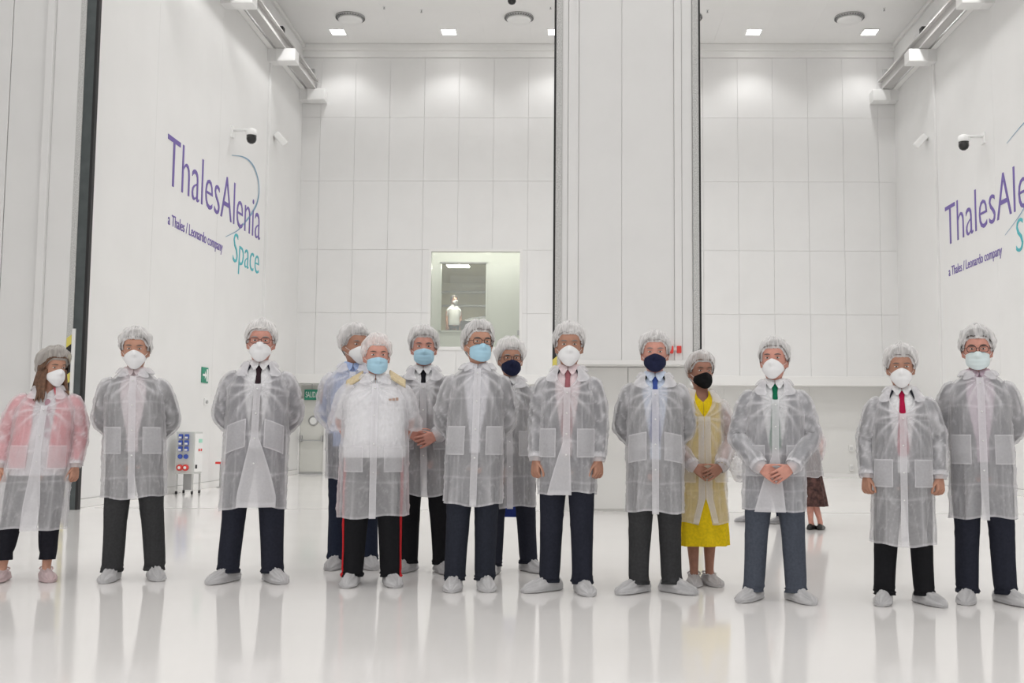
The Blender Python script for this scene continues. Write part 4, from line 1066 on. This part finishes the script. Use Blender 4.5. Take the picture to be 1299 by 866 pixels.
    def shoes(self, mat=None, shoe=(.02, .02, .022), cover=True, size=1.0, low=False):
        for i, side in ((0, -1), (1, 1)):
            ft = np.array(self.feet[i]); a = math.radians(self.toe[i]) * side
            def place(P):
                P = P.copy(); x = P[..., 0] * math.cos(a) - P[..., 1] * math.sin(a) * 1.0; y = P[..., 0] * math.sin(a) + P[..., 1] * math.cos(a)
                # toes (at -y) turn outwards
                return np.stack([x + ft[0], y + ft[1], P[..., 2]], -1)
            def foot(grow, wr, nl=26, m=28, seed=0):
                u = np.linspace(0, 1, nl); yy = .090 - u * .300 * size
                hgt = np.interp(u, (0, .06, .2, .38, .5, .65, .8, .93, 1), (.045, .078, .098, .100, .090, .070, .056, .042, .016)) * (.82 if low else 1)
                wid = np.interp(u, (0, .06, .2, .4, .62, .78, .92, 1), (.016, .033, .040, .042, .050, .050, .036, .010))
                t = np.linspace(0, 2 * PI, m, False); T_, U_ = np.meshgrid(t, u)
                W_ = (wid[:, None] + grow); H_ = hgt[:, None] + grow
                cx_ = np.sin(T_); cz = np.cos(T_)
                x = W_ * np.sign(cx_) * np.abs(cx_) ** (.8) * np.where(cz > 0, 1 - .28 * np.clip(cz, 0, 1) ** 2, 1)
                z = np.where(cz > 0, .018 + (H_ - .018) * np.abs(cz) ** .9, .018 - .018 * np.abs(cz) ** .5)
                y = np.broadcast_to(yy[:, None], x.shape) - grow * (U_ - .5) * 1.6
                P = np.stack([x, y, z], -1)
                fo = np.zeros(x.shape)
                if wr > 0:
                    q = np.stack([np.sin(T_) * 3.0, np.cos(T_) * 3.0, U_ * 2.2], -1) + self.seed + 3 * i
                    rd = ridge(q, self.seed + i, 3); r2 = ridge(q * np.array((1.9, 1.9, 1)) + 5, self.seed + 4 + i, 5)
                    nrm = np.stack([np.sin(T_), 0 * T_, np.clip(np.cos(T_), 0, 1)], -1)
                    P = P + nrm * (wr * (.9 * rd + .7 * r2 - .45) * np.clip(np.cos(T_) + .7, 0, 1))[..., None]
                    fo = .5 * rd + .5 * r2
                F = grid_faces(nl, m, True) + [tuple(range(m))[::-1], tuple(range((nl - 1) * m, nl * m))]
                return place(P).reshape(-1, 3), F, fo.ravel()
            V, F, _ = foot(0.0, 0)
            s_ = self.obj('shoe', V, F, pmat('shoe_%.3f_%.3f' % (shoe[0], shoe[1]), shoe, .35), sh=False)
            if cover:
                V, F, fo = foot(.010, .010, 34, 44, i)
                c = self.obj('shoe_cover', V, F, mat or SH_SHOE, None, fo, sh=False)
                th = np.linspace(0, 2 * PI, 36, False)
                k = .040
                P = np.stack([(.046 + .004 * np.sin(th * 11)) * np.sin(th), .004 - .062 * np.cos(th), .098 - .012 * np.cos(th) + .004 * np.sin(7 * th)], -1) * np.array((1, 1, .86 if low else 1))
                G, _, _ = tube_grid(np.vstack([place(P), place(P)[:1]]), (.005, .005), 48, 6, ref=(.05, .1, 1))
                self.obj('elastic_rim', G.reshape(-1, 3), grid_faces(48, 6, True), mat or SH_SHOE, c, np.full(288, .6), sh=False)

def white_mask(): return pmat('mask_white', (.86, .86, .87), .8, bump=.1, bscale=400)
MASKS = dict(white=white_mask(), blue=pmat('mask_blue', (.42, .66, .80), .8, bump=.1, bscale=400), pale=pmat('mask_pale', (.72, .82, .83), .8), navy=cloth('mask_navy', (.018, .022, .055)), black=cloth('mask_black', (.010, .010, .011)))
SK = dict(light=skin_mat('light', (.60, .33, .25)), rosy=skin_mat('rosy', (.62, .30, .235)), tan=skin_mat('tan', (.47, .245, .17)), warm=skin_mat('warm', (.54, .285, .20)), deep=skin_mat('deep', (.40, .195, .135)))
WHITE_SHIRT = cloth('white_shirt', (.80, .80, .81))

def suit_man(loc, H, label, feet, headdx, hem, jacket, trousers, hair, skin, mask, masktype, seed, g=1.0, yaw=0.0, head=(0, 0, 0), pose='back', belly=0.0,
             tie=None, shirt=WHITE_SHIRT, glass=None, coat={}, net={}, toe=(18, 18), group=None, jz=.80, vb=1.03, spread=0.0, shoe_mat=None):
    f = Fig(loc, H, label, feet, g, yaw, headdx, head, seed, belly, (pose, pose), toe, group, spread)
    f.body(SK[skin], eyebrow=tuple(.5 * c + .02 for c in hair)); f.hair(hair); f.net(**net); f.mask(masktype, MASKS[mask])
    if glass: f.glasses(glass)
    f.shirt(shirt)
    if tie is not None: f.tie(tie)
    if jacket is not None:
        the = f.vee(vb, 24, 1.478, base=.16); j = f.torso_garment('suit_jacket', jacket, -.022, jz, 1.478, the, .985, .35, 2, sl_off=-.004); f.lapels(j, jacket, the, vb, -.022)
    f.trousers(trousers); f.shoes(mat=shoe_mat)
    f.coat(hem, **coat)
    return f

# ------------------------------------------------------------------ the people
NAVY = cloth('navy_wool', (.022, .024, .036)); NAVY2 = cloth('navy_trouser', (.025, .028, .040)); CHAR = cloth('charcoal_wool', (.045, .045, .047)); GREYW = cloth('grey_wool', (.075, .078, .085))
BLACKW = cloth('black_wool', (.012, .012, .014)); SLATE = cloth('slate_wool', (.075, .085, .110)); PINK = cloth('pink_jacket', (.78, .19, .22)); LBLUE = cloth('light_blue_shirt', (.42, .53, .80)); DENIM = cloth('dark_denim', (.022, .028, .050))
YEL = cloth('yellow_dress', (.86, .62, .015)); GREY_HAIR = (.42, .40, .39); WHITE_HAIR = (.62, .60, .58); DARK_HAIR = (.06, .05, .045); MIX_HAIR = (.22, .20, .19)

# woman in pink
f = Fig((-3.83, 7.52), 1.60, 'person in pink jacket under sheer white coat, long brown hair, looking aside', ((-.14, -.03), (.14, .03)), 1.16, .36, .13, (32, 2, 0), 101, .02, ('side', 'side'), (10, 14), None, .025)
f.body(SK['warm'], heel=.0); f.hair((.115, .058, .032), .016, .17, .05, .0); f.long_hair((.13, .062, .032)); f.net(off=.026, puff=.026, zf=.166, zs=.10, zb=.03, mat=sheer('hairnet_grey', .55, .45, (.60, .57, .54))); f.mask('cup', MASKS['white'])
f.shirt(cloth('printed_top', (.80, .78, .80)), z0=.80, name='top', collar=False, vz=1.44, ang=30)
for k, (dx, z, w_) in enumerate(((.0, 1.36, .020), (.012, 1.30, .024), (.02, 1.235, .020), (.022, 1.185, .022), (.03, 1.11, .020))):
    th = np.linspace(0, 2 * PI, 14, False); p = f.surf(np.array(.12), np.array(z), -.020)
    f.obj('printed_motif', np.stack([p[0] + dx - .015 + w_ * np.cos(th), np.full(14, p[1] - .002), z + .026 * np.sin(th)], 1), [tuple(range(14))], pmat('motif_pink', (.50, .30, .36), .8), f.root.children[-1] if False else None)
the = (lambda z: .30 + .10 * np.clip((z - 1.2) / .3, 0, 1))
f.torso_garment('open_jacket', PINK, -.022, .86, 1.478, the, .97, .4, 2, sl_off=-.004)
f.trousers(cloth('black_trouser', (.016, .016, .022)), hem=.155, slim=.010); f.shoes(mat=SH_SHOEP, shoe=(.28, .03, .04), low=True)
f.coat(.36, zV=1.33, ang=30, pz=(.85, 1.03), flare=.55, flap=.05)

suit_man((-3.10, 7.62), 1.75, 'person in grey suit and grey trousers, hands behind back, cup mask, beside the pink jacket', ((-.13, -.05), (.13, .05)), -.05, .58, cloth('mid_grey_suit', (.055, .053, .056)), CHAR, MIX_HAIR, 'warm', 'white', 'cup', 202, yaw=0.27, g=1.06, head=(2, 2, 0), shirt=cloth('pinkish_shirt', (.78, .68, .70)), coat=dict(zV=1.43, ang=22), toe=(8, 14))
suit_man((-2.25, 7.56), 1.81, 'person with white hair, dark-rimmed glasses and dark tie, coat flap swung open, hands behind back', ((-.15, -.01), (.15, .01)), .029, .53, cloth('navy_suit_plum', (.040, .036, .060)), NAVY, WHITE_HAIR, 'rosy', 'white', 'cup', 303, yaw=0.22, g=1.09, belly=.03, glass=(.10, .03, .025), tie=cloth('tie_dark', (.035, .020, .025)), coat=dict(zV=1.33, ang=38, ptilt=.5, flap=.20, lift=.03, flare=.0), toe=(32, 24), net=dict(off=.018, puff=.016))
f = suit_man((-1.69, 8.36), 1.86, 'person in light blue shirt without jacket, head turned, standing behind the white uniform', ((-.12, -.01), (.12, .01)), -.029, .69, None, DENIM, GREY_HAIR, 'tan', 'white', 'cup', 404, yaw=0.12, g=1.0, head=(30, 3, 0), shirt=LBLUE, coat=dict(zV=1.42, ang=26, pockets=False), toe=(10, 14))
f.shirt(LBLUE, z0=.88, sleeves=.78, name='shirt_body', collar=False, off=-.026)

# white uniform
f = Fig((-1.375, 7.45), 1.70, 'person in white short-sleeved uniform with shoulder boards and red-striped trousers', ((-.13, -.01), (.13, .01)), 1.22, .16, .003, (8, 2, 0), 505, .055, ('back', 'back'), (10, 12))
f.body(SK['rosy']); f.hair((.72, .52, .48), .004); f.net(off=.020, puff=.018); f.mask('surgical', MASKS['blue'])
f.shirt(cloth('uniform_white', (.86, .86, .87)), z0=.90, sleeves=.50, name='uniform_shirt', vz=1.46, ang=16, off=-.024)
f.trousers(BLACKW, stripe=cloth('red_stripe', (.55, .02, .025))); f.shoes(); f.coat(.47, zV=1.42, ang=26, flare=.1, sleeve_end=.60, pz=(.80, .98), mat=sheer('nonwoven_thin', .40))
M_BOARDS = cloth('shoulder_board_cream', (.66, .55, .36))
for s_ in (1, -1):
    a, b = np.meshgrid(np.linspace(-.5, .5, 6), np.linspace(0, 1, 10))
    x = s_ * (.095 + b * .115); z = 1.478 - b * .072 + .004
    P = np.stack([x, a * .075 - .020, z + a * .075 * .75 - .010 * (2 * a) ** 2 + .022], -1)
    o = f.obj('shoulder_board', P.reshape(-1, 3), grid_faces(10, 6), M_BOARDS); md = o.modifiers.new('thickness', 'SOLIDIFY'); md.thickness = .010
for k in range(3):
    p = f.surf(np.array(.50), np.array(1.315), .006); bm = None
    V = np.array([(p[0] - .030 + k * .024, p[1] - .008, 1.302), (p[0] - .010 + k * .024, p[1] - .004, 1.302), (p[0] - .010 + k * .024, p[1] - .004, 1.316 + .004 * k), (p[0] - .030 + k * .024, p[1] - .008, 1.316 + .004 * k)])
    f.obj('chest_badge', V, [(0, 1, 2, 3)], pmat('badge_gold', (.42, .28, .22), .4))

suit_man((-1.10, 8.15), 1.82, 'person in black suit and dark tie, hands clasped at the belt, blue mask', ((-.13, .02), (.13, -.02)), -.039, .58, BLACKW, BLACKW, MIX_HAIR, 'rosy', 'blue', 'surgical', 606, yaw=0.1, g=1.0, pose='belly', head=(3, 0, 0), tie=cloth('tie_black', (.012, .012, .016)), coat=dict(zV=1.36, ang=34, wr=.8), toe=(28, 20), vb=1.10)
suit_man((-.68, 7.30), 1.78, 'person with glasses and pale blue mask, coat closed to the neck, hands behind back', ((-.10, -.01), (.10, .01)), .041, .57, cloth('grey_suit_b', (.050, .050, .058)), NAVY2, MIX_HAIR, 'warm', 'blue', 'surgical', 707, g=.97, yaw=.10, head=(14, -4, 0), glass=(.06, .03, .02), shirt=cloth('pale_shirt', (.72, .72, .76)), coat=dict(zV=1.455, ang=16), toe=(6, 6), net=dict(off=.018, puff=.022))
suit_man((-.45, 8.15), 1.73, 'person with fluffy grey hair, glasses and dark blue mask, partly hidden behind another', ((-.13, -.08), (.13, .08)), -.022, .49, GREYW, NAVY, WHITE_HAIR, 'tan', 'navy', 'cloth', 808, yaw=0.02, g=.98, head=(10, 0, 0), glass=(.05, .03, .03), tie=cloth('tie_b', (.02, .02, .03)), coat=dict(zV=1.40, ang=30), toe=(12, 34), net=dict(off=.024, puff=.026, zf=.168))
suit_man((-.03, 7.20), 1.76, 'person in navy suit with dusty pink tie, arms hanging down, cup mask', ((-.11, .03), (.11, -.03)), .014, .65, cloth('navy_suit_c', (.028, .028, .045)), NAVY, GREY_HAIR, 'tan', 'white', 'cup', 909, g=.96, yaw=-.06, head=(4, 0, 0), pose='side', tie=cloth('tie_pink', (.36, .13, .15)), shirt=cloth('rose_shirt', (.82, .68, .70)), coat=dict(zV=1.34, ang=36, flap=.13, fsgn=-1, fof=.12), toe=(48, 16), net=dict(off=.018, puff=.020))
suit_man((.565, 7.20), 1.71, 'person in charcoal suit with blue tie and navy cloth mask, hands behind back', ((-.11, -.01), (.11, .01)), .0, .53, cloth('charcoal_suit_d', (.040, .042, .046)), CHAR, GREY_HAIR, 'rosy', 'navy', 'cloth', 110, yaw=-0.06, g=1.0, pose='back', tie=cloth('tie_blue', (.05, .09, .33)), shirt=cloth('sky_shirt', (.62, .70, .84)), coat=dict(zV=1.37, ang=40, ptilt=.25), toe=(42, 48), net=dict(off=.018, puff=.018))

# woman in yellow
f = Fig((.92, 7.58), 1.60, 'person in yellow dress with black mask, bare legs, hands folded in front', ((-.055, -.01), (.055, .01)), .92, .08, .0, (8, 0, 0), 121, 0, ('front', 'front'), (10, 12))
f.body(SK['deep']); f.hair((.20, .13, .09)); f.net(off=.020, puff=.020); f.mask('cloth', MASKS['black'])
f.shirt(YEL, z0=.80, name='dress_top', collar=False, vz=1.40, ang=36, off=-.026); f.skirt(YEL, .30, 1.08, .188, .14)
f.shoes(low=True, size=.92, shoe=(.30, .20, .14)); f.coat(.435, zV=1.28, ang=30, gap=.42, gapz=.66, pz=(.78, .96), flare=.55, mat=sheer('nonwoven_thin_b', .40))
S, E_, W, d, o, t, c_ = arm_pose('front', 1); D_ = (W - E_) / np.linalg.norm(W - E_)
G, _, _ = tube_grid([W + D_ * .002, W + D_ * .016], (.046, .046), 4, 24, ref=(0, -1, .15))
f.obj('bracelet', G.reshape(-1, 3), grid_faces(4, 24, True), pmat('bracelet_gold', (.35, .30, .18), .3, metal=.8))

# crumpled clear bag at the elbow of the yellow dress
pb = tag(empty('plastic_bag', (1.21, 7.54, .72)), 'crumpled translucent plastic bag hanging at the elbow of the yellow dress wearer', 'bag')
th, ph = np.meshgrid(np.linspace(0, 2 * PI, 40, False), np.linspace(.03, PI - .03, 26)); D3 = np.stack([np.sin(ph) * np.cos(th), np.sin(ph) * np.sin(th), np.cos(ph)], -1)
rr_ = 1 + .22 * (ridge(D3 * 2.2, 5, 2) - .5) + .10 * (ridge(D3 * 5, 8, 3) - .4)
Q = D3 * rr_[..., None] * np.array((.095, .07, .105)) + np.array((0, 0, .10)); Q[..., 2] = np.where(ph < .5, Q[..., 2] + .09 * (1 - ph / .5), Q[..., 2])
mesh_obj('bag_body', Q.reshape(-1, 3), grid_faces(26, 40, True), sheer('clear_film', .26, .4), pb, True, (.8 * ridge(D3 * 5, 8, 3)).ravel())
G, _, _ = tube_grid([(-.005, .0, .29), (-.04, .0, .36), (-.10, .0, .37), (-.06, .01, .30), (0, .0, .28)], (.006,) * 3, 18, 6, ref=(.1, 1, .1))
mesh_obj('bag_handle', G.reshape(-1, 3), grid_faces(18, 6, True), sheer('clear_film', .26, .4), pb, True, np.full(108, .4))

suit_man((1.30, 6.90), 1.64, 'person with green tie and blue-grey trousers, hands clasped in front', ((-.13, .02), (.13, -.02)), .015, .57, cloth('slate_suit', (.060, .064, .085)), SLATE, MIX_HAIR, 'rosy', 'white', 'cup', 131, yaw=-0.14, g=1.06, head=(-10, -5, 0), pose='front', tie=cloth('tie_green', (.01, .16, .08)), coat=dict(zV=1.35, ang=32, flap=.16, fsgn=-1, fof=.25, pz=(.84, 1.05)), toe=(28, 28), net=dict(off=.018, puff=.020))
suit_man((2.10, 6.83), 1.59, 'person with crimson tie and very long coat, fists hanging down', ((-.12, .01), (.12, -.01)), .007, .37, cloth('navy_suit_e', (.034, .036, .048)), BLACKW, MIX_HAIR, 'tan', 'white', 'cup', 141, yaw=-0.24, spread=.02, g=1.05, pose='side', head=(0, 2, 0), tie=cloth('tie_crimson', (.42, .012, .06)), coat=dict(zV=1.30, ang=40, pz=(.80, .99)), toe=(10, 34), net=dict(off=.022, puff=.026))
suit_man((2.64, 6.90), 1.72, 'person with glasses, pale mask and navy trousers, hands behind back, next to crimson tie', ((-.11, .03), (.11, -.03)), -.017, .53, cloth('navy_suit_f', (.045, .045, .058)), NAVY, DARK_HAIR, 'rosy', 'pale', 'surgical', 151, yaw=-0.28, g=1.02, head=(-3, 2, 0), glass=(.02, .015, .015), shirt=cloth('lilac_shirt', (.62, .50, .58)), coat=dict(zV=1.44, ang=20), toe=(8, 34))

# people further back, mostly hidden
f = Fig((2.70, 11.9), 1.50, 'person in patterned brown skirt and black shoes, back turned, behind the green tie', ((-.05, .0), (.05, .0)), .95, PI - .5, -.22, (0, 0, 0), 161, 0, ('front', 'front'), (6, 6))
f.body(SK['rosy']); f.hair((.10, .06, .04)); f.net()
f.shirt(cloth('dark_blouse', (.05, .05, .07)), z0=.9, sleeves=.5, collar=False); f.skirt(pmat('brown_pattern', (.075, .035, .03), .9, noise=.75, nscale=22), .30, 1.06, .155, .13)
f.shoes(cover=False, shoe=(.014, .013, .013), low=True, size=.9); f.coat(.58, pockets=True)
f = suit_man((2.31, 12.75), 1.62, 'person almost hidden behind the green tie, only dark covered shoes showing', ((-.16, .10), (.17, -.10)), .0, .60, NAVY, cloth('navy_far', (.02, .024, .045)), DARK_HAIR, 'warm', 'white', 'cup', 171, pose='front', toe=(10, 10), g=.95, yaw=-1.3, shoe_mat=sheer('shoe_film_thin', .32, .4))

# visitor seen through the observation window
f = Fig((-3.27, 29.35), 1.70, 'person in white top and grey trousers behind the observation window', ((-.10, 0), (.10, 0)), .95, .3, 0, (20, 0, 0), 181, 0, ('side', 'side'))
f.root.location.z = 3.1
f.body(SK['warm']); f.hair(DARK_HAIR, .014); f.mask('cup', MASKS['white']); f.shirt(WHITE_SHIRT, z0=.9, sleeves=.55, off=-.02); f.trousers(GREYW); f.shoes(cover=False)

# blue bag held behind the back
bg_ = tag(empty('carrier_bag', (-.50, 8.44, .39)), 'small blue bag hanging behind the coat of the fluffy-haired person', 'bag')
M_BAG = cloth('bag_blue', (.04, .07, .33))
bm_obj('bag_body', bm_box(bmesh.new(), -.13, .13, -.035, .035, 0, .26, .012), M_BAG, bg_)
for y in (-.03, .03):
    G, _, _ = tube_grid([(-.06, y, .25), (-.055, y, .38), (.0, y * .3, .50), (.055, y, .38), (.06, y, .25)], (.006,) * 3, 16, 6, ref=(.1, 1, .1))
    mesh_obj('bag_strap', G.reshape(-1, 3), grid_faces(16, 6, True), M_BAG, bg_)
